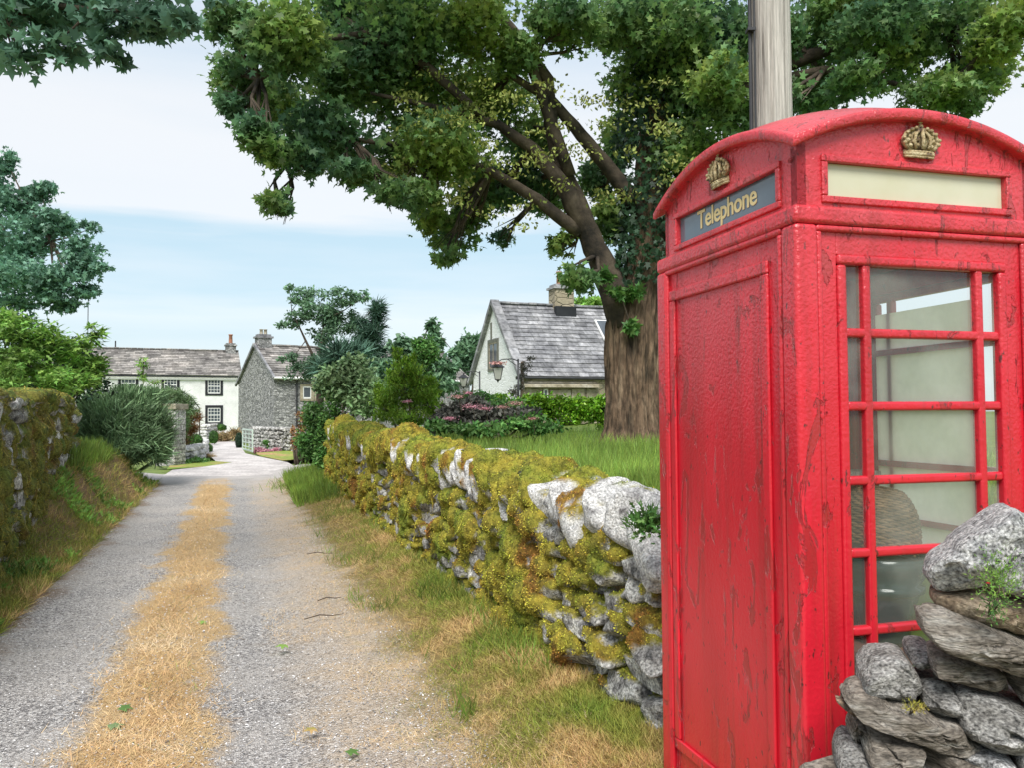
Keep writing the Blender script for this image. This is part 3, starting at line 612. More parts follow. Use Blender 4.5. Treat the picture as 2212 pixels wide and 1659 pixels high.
tag(grass_obj('dry_grass_litter', M_straw, w, s, RNG.uniform(.015, .045, len(w)) * (1 + .05 * s), 4.5), 'thin pale straw litter along the right wheel track', 'dry grass')
w, s = lane_pts(110000, 1, 1, 2.4, 19); w = 1.78 - np.abs(RNG.normal(size=len(w))) * .46; k = w > .72; w, s = w[k], s[k]
tag(grass_obj('verge_grass', M_verge, w, s, RNG.uniform(.025, .075, len(w)) * (1 + .05 * s) * np.clip(.5 + (w - .9), .4, 1.1), 2.6), 'mixed green and dried grass on the verge below the mossy wall', 'grass')
w, s = lane_pts(12000, .9, 1.78, 2.6, 19); k = fbm(np.stack([w * 3, s * 2, 0 * s], 1), 3, 21) + (w - 1.5) * .25 > .56; w, s = w[k], s[k]
tag(grass_obj('grass_tufts', M_grass, w, s, RNG.uniform(.05, .13, len(w)) * (1 + .02 * s), .8), 'fresh green grass tufts growing through the dried verge', 'grass')
w, s = lane_pts(60000, -2.9, -1.58, 4.5, 20); k = (w > -1.95 - .05 * (s - 5)) | (s > 13.8); w, s = w[k], s[k]
tag(grass_obj('bank_grass', M_verge, w, s, RNG.uniform(.04, .12, len(w)) * (1 + .04 * s), 1.6), 'rough grass on the bank below the left wall', 'grass')
w, s = lane_pts(20000, -2.9, -1.66, 6, 20); k = (fbm(np.stack([w * 2, s * 1.2, 0 * s], 1), 3, 31) > .53) & ((w > -1.98 - .05 * (s - 5)) | (s > 13.8)); w, s = w[k], s[k]
w2, s2 = lane_pts(9000, -2.9, -1.62, 6, 20); k = ((w2 > -1.98 - .05 * (s2 - 5)) | (s2 > 14.5)) & (fbm(np.stack([w2 * 1.5, s2 * .8, 0 * s2], 1), 3, 71) > .44); w2, s2 = w2[k], s2[k]
tag(grass_obj('bank_green_grass', M_meadow, w2, s2, RNG.uniform(.04, .10, len(w2)) * (1 + .02 * s2), 1.3), 'fresh green grass mixed into the left bank', 'grass')
tag(grass_obj('bank_weeds', M_bright, w, s, RNG.uniform(.05, .14, len(w)) * (1 + .02 * s), .9, 'spray'), 'bright green weeds scattered over the left bank', 'weeds')
# tufts in the centre strip
w, s = lane_pts(900, -1, 1, 2.5, 18); w = -.42 + RNG.normal(size=len(w)) * .14; k = fbm(np.stack([w * 3, s * 2.2, 0 * s], 1), 3, 41) > .60; w, s = w[k], s[k]
tag(grass_obj('strip_tufts', M_grass, w, s, RNG.uniform(.03, .07, len(w)), 1.2), 'small green tufts in the straw strip', 'grass')
# gravel chips
ng = 40000; w, s = lane_pts(ng, -1.6, 1.1, 2.3, 16); p = to_local(w, s, .002)
M_chip = mat('gravel_chips', [(.10, .10, .11), (.42, .41, .41), (.74, .72, .70)], scale=60, isl=.6)
o = scatter('gravel_chips', 'oval', p, RNG.uniform(.005, .017, ng) * (1 + .03 * s), rsph(ng) * .5 + np.array([0, 0, 1.]), rsph(ng), M_chip); o.rotation_euler = (0, 0, TH)
tag(o, 'loose pale gravel chips on the wheel tracks', 'gravel', kind='stuff')
# fallen leaves and sticks that can be told apart
for i, (px, py, sz, lab, mt) in enumerate([(621, 1405, .085, 'green fallen leaf alone on the right wheel track', M_bright), (683, 1588, .07, 'olive fallen leaf near the bottom of the right track', M_verge), (262, 1547, .08, 'dark green leaf at the left edge of the straw strip', M_mid), (233, 1584, .08, 'pale fallen leaf low down on the straw strip', M_willow), (750, 1642, .07, 'small moss-green leaf at the bottom edge of the right track', M_mid), (440, 1350, .07, 'light green leaf midway along the straw strip', M_bright)]):
    g = G(px, py); o = scatter('fallen_leaf', 'maple', np.array([[0, 0, 0.]]), sz, np.array([[.2, -.1, 1.]]), rsph(1) * np.array([1, 1, .1]), mt); o.location = (g.x, g.y, .03); tag(o, lab, 'leaf', 'fallen leaves on the lane')
for px, py, sz, lab in [(712, 1306, .2, 'curled brown twig on the straw right of the track'), (700, 1345, .3, 'thin pale twig below the curled one'), (690, 1205, .28, 'dark twig at the far right edge of the track')]:
    g = G(px, py); q = MB(); a = RNG.uniform(0, .6); q.tube([(-sz / 2, 0, .01), (-sz * .1, .02, .025), (sz * .2, -.015, .018), (sz / 2, .02, .012)], [.004, .005, .004, .002], 5)
    o = q.build('twig', M_twig, None, True); o.location = (g.x, g.y, .03); o.rotation_euler = (0, 0, a); tag(o, lab, 'twig', 'twigs on the lane')
# meadow grass in the garden
ng = 70000; u = RNG.random(ng); s = 1 / (1 / 2.8 + u * (1 / 17 - 1 / 2.8)); w = 2.25 + RNG.random(ng) ** 1.5 * (1.2 + .55 * s)
tag(grass_obj('meadow_grass', M_meadow, w, s, RNG.uniform(.08, .2, ng) * (1 + .012 * s), .55, 'blade', lambda a, b: garden_z(a, b) - .01), 'tall bright green grass behind the mossy wall around the big tree', 'grass')
# ------------------------------------------------------------------ telephone kiosk
KC = Vector((1.132, 2.917, 0)); KY = rad(15.6)
kiosk = empty('telephone_kiosk', KC, KY, 'red telephone kiosk with flaking paint and gilt crowns at the end of the mossy wall', 'telephone kiosk')
HW = .457
def face(k): return Matrix.Rotation(-rad(90) * k, 4, 'Z')      # 0 front (toward viewer), 1 left, 3 right, 2 back
b = MB(); b.box(-HW - .012, HW + .012, -HW - .012, HW + .012, -.02, .16)
for sx in (-1, 1):
    for sy in (-1, 1):
        x0, x1 = sorted((sx * HW, sx * (HW - .078))); y0, y1 = sorted((sy * HW, sy * (HW - .078)))
        b.box(x0, x1, y0, y1, .16, 2.10)
b.box(-HW, HW, -HW, HW, 2.100, 2.155)
b.build('body', M_red, kiosk, bevel=.014, seg=3)
def ring(mb, a0, a1, z0, z1, wd, y0, y1, M):   # rectangular frame of four bars, mitred look by butting
    mb.box(a0, a1, y0, y1, z1 - wd, z1, M); mb.box(a0, a1, y0, y1, z0, z0 + wd, M)
    mb.box(a0, a0 + wd, y0 + .0005, y1, z0 + wd, z1 - wd, M); mb.box(a1 - wd, a1, y0 + .0005, y1, z0 + wd, z1 - wd, M)
ZG = 1.986; VM = .205; GL = .277
zm = [1.787, 1.568, 1.350, 1.139, .914, .696, .478]
for k in (0, 2, 3):
    M = face(k); fr = MB()
    # flat sash boards, outer step and glass moulding
    fr.box(-.379, -.307, -.437, -.40, .17, 2.098, M); fr.box(.307, .379, -.437, -.40, .17, 2.098, M); fr.box(-.3075, .3075, -.437, -.40, 2.016, 2.098, M); fr.box(-.3075, .3075, -.437, -.40, .17, .235, M)
    f = fr.build('window_frame', M_red, kiosk, bevel=.003)
    st = MB(); ring(st, -.381, .381, .165, 2.099, .018, -.452, -.436, M); st.build('outer_moulding', M_red, f, bevel=.007, seg=3)
    mo = MB(); ring(mo, -.307, .307, .235, 2.017, .030, -.447, -.412, M); mo.build('glass_moulding', M_red, f, bevel=.009, seg=3)
    gb = MB()
    for z in zm: gb.box(-GL - .002, GL + .002, -.441, -.412, z - .0135, z + .0135, M)
    for a in (-VM, VM): gb.box(a - .0137, a + .0137, -.4425, -.4115, .26, ZG + .004, M)
    gb.build('glazing_bars', M_red, f, bevel=.008, seg=3)
    gl = MB(); gl.add([M @ Vector(v) for v in ((-GL, -.422, .26), (GL, -.422, .26), (GL, -.422, ZG), (-GL, -.422, ZG))], [(0, 1, 2, 3)]); 
    if k != 3: gl.build('glass', M_glass, f)
# cream board backing the wide panes of the right side, dark backing strip at the post
cb = MB(); Mr = face(3)
zz = [ZG] + zm + [.26]
for i in range(8):
    z0_, z1_ = zz[i + 1] + .012, zz[i] - .012 - (.035 if i == 0 else 0); cb.add([Mr @ Vector(v) for v in ((-VM - .03, -.410, z0_), (GL, -.410, z0_), (GL, -.410, z1_), (-VM - .03, -.410, z1_))], [(0, 1, 2, 3)])
cb.build('cream_board', M_cream, kiosk)
cb = MB(); Mr = face(2); cb.box(-.18, .1, -.410, -.406, .3, 1.95, Mr); cb.build('dark_backing', M_darkin, kiosk)
fl = MB(); fl.box(-.38, .38, -.38, .38, .1, .14); fl.build('floor', M_darkin, kiosk)
# left solid panel
M = face(1); lp = MB(); lp.box(-.381, .381, -.437, -.415, .17, 2.099, M)
panel = lp.build('side_panel', M_red, kiosk, bevel=.003)
st = MB(); ring(st, -.395, .372, .165, 2.103, .020, -.4535, -.436, M); st.build('outer_moulding', M_red, panel, bevel=.008, seg=3)
st = MB(); ring(st, -.368, .293, .30, 2.020, .040, -.449, -.4365, M); st.build('inner_moulding', M_red, panel, bevel=.010, seg=3)
# upper box with arched gables
FI = .428; ZS = 2.333; RISE = .105; RA = (FI ** 2 + RISE ** 2) / (2 * RISE)
def arc(a, e=0): return ZS + RISE + e - (RA + e) + math.sqrt(max(0, (RA + e) ** 2 - a * a))
SW, SZ0, SZ1 = .326, 2.192, 2.293
for k in range(4):
    M = face(k); fb = MB()
    fb.box(-FI, -SW, -FI, -FI + .03, 2.1551, ZS, M); fb.box(SW, FI, -FI, -FI + .03, 2.1551, ZS, M)
    fb.box(-SW, SW, -FI, -FI + .03, 2.1551, SZ0, M); fb.box(-SW, SW, -FI, -FI + .03, SZ1, ZS, M)
    n = 28; top = [Vector((-FI + 2 * FI * i / n, -FI, arc(-FI + 2 * FI * i / n) + .012)) for i in range(n + 1)]
    fb.prism([Vector((-FI, -FI, ZS - .0005))] + top + [Vector((FI, -FI, ZS - .0005))], (0, .03, 0), M)
    g = fb.build('gable', M_red, kiosk)
    sf = MB(); ring(sf, -SW - .022, SW + .022, SZ0 - .022, SZ1 + .020, .021, -FI - .009, -FI + .006, M); sf.build('sign_surround', M_red, g, bevel=.004)
    sg = MB(); sg.box(-SW + .001, SW - .001, -FI + .012, -FI + .018, SZ0 + .001, SZ1 - .001, M)
    sign = sg.build('sign', M_dusk if k == 1 else M_sigcream, g)
    if k == 1:
        cu = bpy.data.curves.new('lettering', 'FONT'); cu.body = 'Telephone'; cu.size = .094; cu.offset = .0014; cu.extrude = .0008; cu.align_x = 'CENTER'; cu.space_character = .96
        to = bpy.data.objects.new('tmp', cu); S.collection.objects.link(to); bpy.context.view_layer.update()
        me = bpy.data.meshes.new_from_object(to.evaluated_get(bpy.context.evaluated_depsgraph_get())); bpy.data.objects.remove(to)
        me.transform(M @ Matrix.Translation((.006, -FI + .0105, SZ0 + .029)) @ Matrix.Rotation(rad(90), 4, 'X') @ Matrix.Diagonal((1, .98, 1, 1)))
        me.materials.clear(); link('lettering', me, M_letter, sign)
    # crown emblem
    if k in (0, 1):
        cm = MB(); zc = 2.338; Y = -FI
        n = 14
        def bar(pts, r): cm.tube([M @ Vector(p) for p in pts], r, 7)
        def ball(x, z, r, y=None):
            y = Y - .012 if y is None else y
            pr = [(r * math.sin(math.pi * i / 6) + 1e-4, -r * math.cos(math.pi * i / 6)) for i in range(7)]
            cm.lathe(pr, (x, y, z), 8, M)
        # curved base band (half of an ellipse in plan)
        for z, rr, th_ in ((zc - .006, .0045, 1), (zc + .010, .004, 1), (zc + .002, .007, .98)):
            bar([(-.052 * math.cos(math.pi * i / n) * th_, Y - .020 * math.sin(math.pi * i / n), z - .006 * math.sin(math.pi * i / n)) for i in range(n + 1)], rr)
        bar([(-.050 + .1 * i / n, Y - .001, zc + .0) for i in range(n + 1)], .006)
        for i in range(1, 12): ball(-.052 * math.cos(math.pi * i / 12), zc + .003, .0042, Y - .0235 * math.sin(math.pi * i / 12))
        # flared cap body and arches
        cap = [(-.047, zc + .012), (-.060, zc + .030), (-.062, zc + .042), (-.050, zc + .060), (-.03, zc + .071), (0, zc + .076), (.03, zc + .071), (.05, zc + .060), (.062, zc + .042), (.060, zc + .030), (.047, zc + .012)]
        cm.prism([Vector((x, Y - .011, z)) for x, z in cap], (0, .0115, 0), M)
        for e in (0, 1):
            sg_ = 1 - 2 * e
            bar([(sg_ * x, Y - .012, z) for x, z in ((.047, zc + .014), (.061, zc + .030), (.064, zc + .044), (.052, zc + .062), (.030, zc + .074), (.004, zc + .076))], .0055)
            bar([(sg_ * .022, Y - .018, zc + .014), (sg_ * .030, Y - .021, zc + .035), (sg_ * .024, Y - .020, zc + .056), (sg_ * .004, Y - .016, zc + .074)], .0045)
            for (x, z) in ((.061, .030), (.064, .044), (.052, .062), (.036, .072), (.02, .077), (.030, .035), (.024, .056)): ball(sg_ * x, zc + z, .0058, Y - .018)
            for (x, z) in ((.038, .024), (.046, .040), (.040, .052), (.013, .026), (.012, .044), (.018, .064)): ball(sg_ * x, zc + z, .0068)
        bar([(0, Y - .020, zc + .012), (0, Y - .024, zc + .04), (0, Y - .018, zc + .076)], .006)
        ball(0, zc + .084, .0085); bar([(0, Y - .012, zc + .088), (0, Y - .012, zc + .106)], .0035); bar([(-.0075, Y - .012, zc + .099), (.0075, Y - .012, zc + .099)], .0035)
        cm.build('crown_emblem', M_goldcrown, g, smooth=True)
# roof: sail dome with a heavy arched edge
HR = .450; ng_ = 33; vs = []; fs = []
def domez(x, y):
    return ZS + RISE + .030 + (arc(x, .03) - (ZS + RISE + .03)) + (arc(y, .03) - (ZS + RISE + .03)) + .108
for i in range(ng_):
    for j in range(ng_):
        x = -HR + 2 * HR * i / (ng_ - 1); y = -HR + 2 * HR * j / (ng_ - 1)
        e = max(abs(x), abs(y)) / HR; z = domez(x, y)
        vs.append((x, y, z - .004 * (e > .99)))
fs = [(i * ng_ + j, (i + 1) * ng_ + j, (i + 1) * ng_ + j + 1, i * ng_ + j + 1) for i in range(ng_ - 1) for j in range(ng_ - 1)]
rf = MB(); rf.add(vs, fs)
roof = rf.build('roof', M_red, kiosk, smooth=True)
rm = MB()
for k in range(4):
    M = face(k); n = 36; prof = [(0, -.032), (-.008, -.033), (-.013, -.027), (-.014, -.010), (-.011, -.001), (-.003, .003)]
    pts = []
    for i in range(n + 1):
        a = -1 + 2 * i / n; ring_ = []
        for (dy, dz) in [(.05, -.034)] + prof + [(.05, .004)]:
            yy = -HR + dy if dy < 0 else -HR + dy; wdt = abs(yy)
            x = a * wdt; ring_.append(M @ Vector((x, yy, arc(x, .03) + dz)))
        pts.append(ring_)
    q = len(pts[0]); vv = [p for r_ in pts for p in r_]; ff = []
    for i in range(n):
        for j in range(q - 1): ff.append((i * q + j, i * q + j + 1, (i + 1) * q + j + 1, (i + 1) * q + j))
    rm.add(vv, ff)
rm.build('roof_moulding', M_red, roof, smooth=True)
# ceiling inside
cl = MB(); cl.box(-.40, .40, -.40, .40, 2.12, 2.135); cl.build('ceiling', M_darkin, kiosk)
# things inside the kiosk
def kl(a, b_, z): return KC + Matrix.Rotation(KY, 3, 'Z') @ Vector((a, b_, z))
st = MB(); st.box(-.16, .16, -.16, .16, -.03, 0)
for x in (-.14, .14):
    for y in (-.14, .14): st.tube([(x * 1.1, y * 1.1, -.62), (x, y, -.03)], .016, 8)
o = empty('stool', kl(.12, -.08, .76), KY, 'small red-brown wooden stool inside the kiosk under the teal urn', 'stool'); st.build('seat', M_redwood, o, bevel=.004)
sh = MB(); sh.box(-.02, .36, -.06, .06, -.01, .01); sh.box(-.01, .01, -.05, .05, -.12, 0)
o = empty('shelf', kl(.03, .30, 1.31), KY, 'weathered wooden shelf across the inside of the kiosk', 'shelf'); sh.build('board', M_pole, o)
pot = empty('urn', kl(.12, -.08, .762), KY, 'teal glazed urn seen through the kiosk glass below the basket', 'urn')
MB().lathe([(.07, 0), (.085, .02), (.095, .10), (.115, .16), (.12, .175), (.135, .18), (.135, .20), (.12, .205), (.15, .25), (.165, .30), (.155, .302), (.11, .22)], n=32).build('bowl', M_teal, pot, smooth=True)
bk = empty('wicker_basket', kl(.09, -.08, 1.06), KY, 'brown wicker basket upturned on the urn inside the kiosk', 'basket')
wv_ = MB()
for i in range(26):
    z = .004 + i * .0088; r_ = .135 * math.sqrt(max(.04, 1 - ((z - .06) / .19) ** 2)); n = 72
    wv_.tube([((r_ + .0045 * math.sin(j * math.pi * 24 / n * 1.5 + (i % 2) * math.pi)) * math.cos(2 * math.pi * j / n), (r_ + .0045 * math.sin(j * math.pi * 24 / n * 1.5 + (i % 2) * math.pi)) * math.sin(2 * math.pi * j / n), z) for j in range(n + 1)], .0050, 5, False)
wv_.build('weave', M_wicker, bk, smooth=True)
bk.rotation_euler = (rad(-6), rad(14), KY); MB().lathe([(.138, 0), (.130, .10), (.095, .19), (.03, .225), (.001, .238)], n=24).build('lining', M_darkin, bk)
# ------------------------------------------------------------------ telegraph pole
pp_ = P(1665, 272, 4.75); pole = empty('telegraph_pole', (pp_.x, pp_.y, 0), 0, 'weathered grey wooden pole rising behind the kiosk', 'pole')
q = MB(); n = 14; q.tube([(0, 0, .5 * i) for i in range(n * 2)], [.135 - .0022 * i for i in range(n * 2)], 28); q.build('shaft', M_pole, pole, smooth=True)
q = MB(); q.tube([(-.135 + .001 * i, -.05 + .003 * math.sin(i), .5 * i) for i in range(n * 2)], .011, 8); q.tube([(-.118 + .001 * i, -.078, .5 * i) for i in range(n * 2)], .006, 6); q.build('cable', M_cable, pole, smooth=True)
for z in (3.1, 3.75, 4.6): q = MB(); q.box(-.150, -.105, -.088, -.03, z, z + .018); q.build('cable_clip', M_cable, pole)
# ------------------------------------------------------------------ foreground dry stone pile
fw = empty('stone_pile', P(2000, 1900, 2.1), 0, 'loose dry stone wall end of grey and brown slabs in front of the kiosk', 'wall')
def c8(x, y): return 1802.4 + .1847 * x, 1352.3 + .1847 * y
def cA(x, y): return 1770.1 + .2001 * x, 1063.8 + .2001 * y
def outline_rock(pts, fn, d, thick, mt, seed, tilt=0.):
    uv = [fn(*p) for p in pts]; base = np.array([T(P(a, b_, d)) for a, b_ in uv]); c = base.mean(0)
    # densify and roughen the outline
    m_ = len(base); dn = []
    for i in range(m_):
        a, b_ = base[i], base[(i + 1) % m_]; k = max(1, int(np.linalg.norm(b_ - a) / .012))
        for j in range(k): dn.append(a + (b_ - a) * j / k)
    dn = np.array(dn); 
    for _ in range(1): dn = .5 * dn + .25 * (np.roll(dn, 1, 0) + np.roll(dn, -1, 0))
    dn = dn + (fbm(dn * 45, 3, seed + 70)[:, None] - .5) * (dn - c) * .10 + (vnoise(dn * 110, seed + 71)[:, None] - .5) * (dn - c) * .03
    k = len(dn); vdir = c - np.array([0, 0, HCAM]); vdir /= np.linalg.norm(vdir); vdir = np.array([vdir[0] * .6, vdir[1], 0]); vdir /= np.linalg.norm(vdir)
    rings = [(.14, .50), (.28, .5), (.42, .5), (.55, .495), (.67, .49), (.78, .48), (.88, .46), (.955, .42), (.992, .30), (1.0, .08), (.995, -.2), (.9, -.45), (.5, -.5)]
    V = [c - vdir * thick * .56]; V = [np.array(V[0])]
    for sc, fz in rings: V += list(c + (dn - c) * sc - vdir * thick * fz)
    V.append(c + vdir * thick * .57); V = np.array(V)
    nn = fbm(V * 9 + seed, 4, seed) - .5; n2 = fbm(V * np.array([14, 14, 30]) + seed, 4, seed + 3) - .5; n3 = fbm(V * 70 + seed, 3, seed + 7) - .5
    V = V + (-vdir)[None, :] * (nn * .07 * min(1, thick * 4) + n2 * .03 + n3 * .014)[:, None]
    uq = (V - c)[:, [0, 2]] / (np.abs(dn - c).max(0) + 1e-6)[[0, 2]]; rq = np.random.default_rng(seed + 900); st_ = rq.uniform(-1, 1, (9, 2)); tl = rq.uniform(-1, 1, (9, 2)); of_ = rq.uniform(-.5, .5, 9)
    wq = uq + .25 * (np.stack([fbm(V * 12 + 9, 2, seed + 61), fbm(V * 12 + 31, 2, seed + 62)], -1) - .5); near_ = ((wq[:, None, :] - st_[None]) ** 2).sum(-1).argmin(1)
    V = V + (-vdir)[None, :] * ((of_[near_] * .022 + (tl[near_] * (uq - st_[near_])).sum(1) * .03) * (((V - c) @ (-vdir)) > thick * .2))[:, None]
    # broken facets and bedding planes on the visible face
    rg_ = np.random.default_rng(seed); L3 = (V - c); ex = np.abs(dn - c).max(0) + 1e-6; un = L3[:, [0, 2]] / ex[[0, 2]]; h = np.ones(len(V))
    for _ in range(5): a_ = rg_.uniform(0, 6.28); g_ = rg_.uniform(.4, 1.1); h = np.minimum(h, 1.25 - g_ * (un @ np.array([math.cos(a_), math.sin(a_)])))
    fr_ = ((V - c) @ (-vdir)) > 0
    V = V - (-vdir)[None, :] * ((1 - np.clip(h, .3, 1)) * thick * .5 * fr_)[:, None]
    lay = fbm(np.stack([V[:, 0] * 3, V[:, 1] * 3, (V[:, 2] + .12 * V[:, 0]) * 55], -1), 2, seed + 21) - .5
    V = V + (-vdir)[None, :] * (lay * .018 * fr_)[:, None]
    up = fbm(V * 22 + 5, 3, seed + 11) - .5; V[:, 2] += up * .010
    F = []; tt_ = []
    R_ = len(rings)
    for j in range(k): F += [0, 1 + (j + 1) % k, 1 + j]; tt_.append(3)
    for i in range(R_ - 1):
        a = 1 + i * k; b_ = a + k
        for j in range(k): F += [a + j, a + (j + 1) % k, b_ + (j + 1) % k, b_ + j]; tt_.append(4)
    a = 1 + (R_ - 1) * k; e = len(V) - 1
    for j in range(k): F += [e, a + j, a + (j + 1) % k]; tt_.append(3)
    me = np_mesh('stone', V - np.array(fw.location), F, tt_, True); me.set_sharp_from_angle(angle=rad(22))
    return link('stone', me, mt, fw)
M_rockA = mat('speckled_limestone', [(.18, .17, .155), (.34, .325, .30), (.46, .445, .42), (.70, .68, .65)], scale=18, rough=.95, bump=2.4, bscale=40, fine=.75, fscale=120, stretch=(1, 1, 1.8), pos=[.3, .43, .54, .68])
M_rockB = mat('brown_slab', [(.15, .13, .105), (.28, .24, .195), (.38, .335, .28), (.60, .56, .50)], scale=9, rough=.95, bump=2.6, bscale=22, fine=.6, fscale=60, stretch=(1, 1, 6), pos=[.3, .43, .54, .68])
M_rockC = mat('pale_lichen_rock', [(.22, .22, .22), (.46, .46, .46), (.62, .61, .60), (.80, .79, .77)], scale=26, rough=.95, bump=2.2, bscale=45, fine=.8, fscale=130, pos=[.32, .44, .54, .68])
M_rockD = mat('earthy_rock', [(.10, .07, .05), (.34, .25, .17), (.55, .44, .32)], scale=10, rough=.95, bump=1.4, bscale=40, fine=.5, fscale=90, pos=[.36, .48, .62])
ST8 = [
    ([(275, 520), (330, 430), (440, 330), (560, 300), (680, 270), (790, 300), (850, 380), (960, 560), (975, 680), (940, 800), (890, 880), (720, 850), (560, 790), (430, 720), (280, 700)], 2.04, .24, M_rockA),
    ([(830, 280), (870, 235), (1000, 215), (1110, 215), (1160, 260), (1115, 300), (1110, 480), (1000, 480), (900, 420), (840, 380)], 2.06, .2, M_rockA),
    ([(1095, 270), (1300, 300), (1650, 390), (1900, 460), (2010, 720), (1850, 680), (1500, 600), (1250, 530), (1100, 480)], 1.99, .2, M_rockB),
    ([(960, 590), (1130, 580), (1300, 630), (1390, 720), (1410, 940), (1250, 990), (1100, 950), (975, 880), (980, 740)], 2.02, .24, M_rockA),
    ([(1390, 790), (1480, 740), (1700, 760), (2212, 960), (2500, 1000), (2500, 1440), (2212, 1440), (1880, 1420), (1700, 1330), (1430, 1200), (1410, 950)], 1.94, .26, M_rockA),
    ([(1290, 630), (1450, 610), (1700, 680), (2100, 800), (2212, 880), (2500, 950), (2500, 1000), (2212, 960), (1700, 770), (1480, 750), (1390, 790)], 2.03, .28, M_rockA),
    ([(90, 830), (230, 690), (400, 740), (600, 830), (900, 900), (1150, 1010), (1420, 1050), (1440, 1210), (1690, 1330), (1700, 1410), (1500, 1420), (1300, 1340), (1000, 1250), (800, 1150), (500, 1030), (250, 980)], 1.97, .26, M_rockB),
    ([(-5, 850), (90, 860), (240, 900), (260, 1000), (200, 1000), (100, 920), (0, 890)], 1.985, .1, M_rockD),
    ([(230, 1000), (420, 1040), (600, 1110), (650, 1180), (520, 1195), (380, 1140), (240, 1060)], 2.0, .2, M_rockA),
    ([(180, 1280), (230, 1100), (400, 1150), (380, 1240), (310, 1420), (180, 1360)], 1.99, .2, M_rockB),
    ([(300, 1420), (400, 1180), (600, 1220), (900, 1260), (1030, 1290), (915, 1400), (905, 1600), (700, 1640), (520, 1590), (420, 1520)], 1.94, .26, M_rockB),
    ([(910, 1400), (1020, 1250), (1250, 1320), (1500, 1420), (1680, 1420), (1560, 1450), (1400, 1540), (1300, 1700), (960, 1700), (900, 1560)], 1.96, .26, M_rockB),
    ([(10, 1590), (60, 1400), (170, 1360), (300, 1430), (450, 1560), (700, 1659), (760, 1800), (200, 1820), (40, 1720)], 1.95, .26, M_rockA),
    ([(1370, 1580), (1560, 1440), (1750, 1430), (2050, 1500), (2110, 1659), (2080, 1800), (1420, 1800)], 1.90, .26, M_rockC),
    ([(2090, 1470), (2212, 1450), (2500, 1460), (2500, 1800), (2140, 1800)], 1.89, .26, M_rockA),
    ([(1980, 500), (2100, 520), (2212, 560), (2500, 640), (2500, 1000), (2212, 900), (2100, 780), (2010, 640)], 1.97, .24, M_rockB),
    ([(740, 1660), (960, 1680), (1380, 1690), (1420, 1800), (1400, 1960), (780, 1960), (760, 1800)], 1.90, .26, M_rockA),
]
STA = [
    ([(1140, 850), (1180, 760), (1280, 680), (1390, 600), (1480, 470), (1600, 400), (1780, 290), (1900, 190), (1980, 140), (2060, 150), (2150, 230), (2203, 250), (2500, 330), (2500, 560), (2203, 545), (1990, 640), (1840, 760), (1770, 900), (1700, 1000), (1500, 1060), (1390, 1080), (1280, 1060), (1180, 990)], 2.0, .26, M_rockC),
    ([(1850, 900), (1960, 780), (2080, 620), (2203, 540), (2500, 580), (2500, 1100), (2203, 1100), (2000, 1090), (1880, 1000)], 1.95, .22, M_rockC),
    ([(1210, 1080), (1400, 1080), (1700, 1030), (1900, 1080), (2203, 1110), (2500, 1120), (2500, 1560), (2203, 1520), (1900, 1420), (1600, 1350), (1400, 1290), (1250, 1240)], 2.02, .26, M_rockD),
    ([(1055, 1380), (1100, 1260), (1200, 1255), (1450, 1310), (1700, 1390), (2203, 1600), (2500, 1700), (2500, 2140), (2300, 2020), (2000, 1870), (1700, 1760), (1500, 1690), (1250, 1640), (1120, 1530)], 1.95, .24, M_rockB),
]
for i, (pts, d, th_, mt) in enumerate(ST8): outline_rock(pts, c8, d, th_, mt, 100 + i)
for i, (pts, d, th_, mt) in enumerate(STA): outline_rock(pts, cA, d, th_, mt, 200 + i)
core = Rocks()
for i in range(60):
    px = random.uniform(1880, 2420); py = random.uniform(1480, 1950); c_ = P(px, py, 2.12) - Vector(fw.location); core.add((.10, .07, .035), Matrix.Translation(c_), seed=400 + i)
for i in range(26):
    px = random.uniform(1850, 2420); py = random.uniform(1700, 2600); c_ = P(px, py, random.uniform(1.92, 2.1)) - Vector(fw.location); core.add((.14, .13, .05), Matrix.Translation(c_), seed=500 + i)
core.build('gap_core', M_rockB, fw)
def little_plant(px, py, d, label, mt, n, r_, sz, tpl='spray', up=1.):  # small plants
    c = P(px, py, d); o = empty('wall_plant', c, 0, label, 'plant')
    p = RNG.normal(size=(n, 3)) * np.array(r_) * .5; tn = p / (np.array(r_)) + np.array([0, -.4, up]) + rsph(n) * .5
    scatter('leaves', tpl, p, RNG.uniform(.6, 1.2, n) * sz, rsph(n), tn, mt, o); q = MB()
    for i in range(6): v = Vector(p[i]); q.tube([(0, .03, -.03), v * .5, v], .0012, 4)
    q.build('stems', M_twig, o); return o
little_plant(2158, 1250, 1.80, 'small feathery green plant rooted in the topmost stones of the pile', M_bright, 700, (.045, .03, .05), .011)
little_plant(2150, 1310, 1.83, 'wisp of green moss hanging below the topmost stones', M_mid, 160, (.025, .02, .04), .014, up=-.4)
little_plant(1975, 1528, 1.86, 'tuft of dark gold moss between the middle slabs of the pile', M_mossdark, 260, (.022, .02, .010), .008)
little_plant(1398, 1135, 3.42, 'small dark green fern on the wall top beside the kiosk', M_mid, 260, (.06, .05, .05), .06)
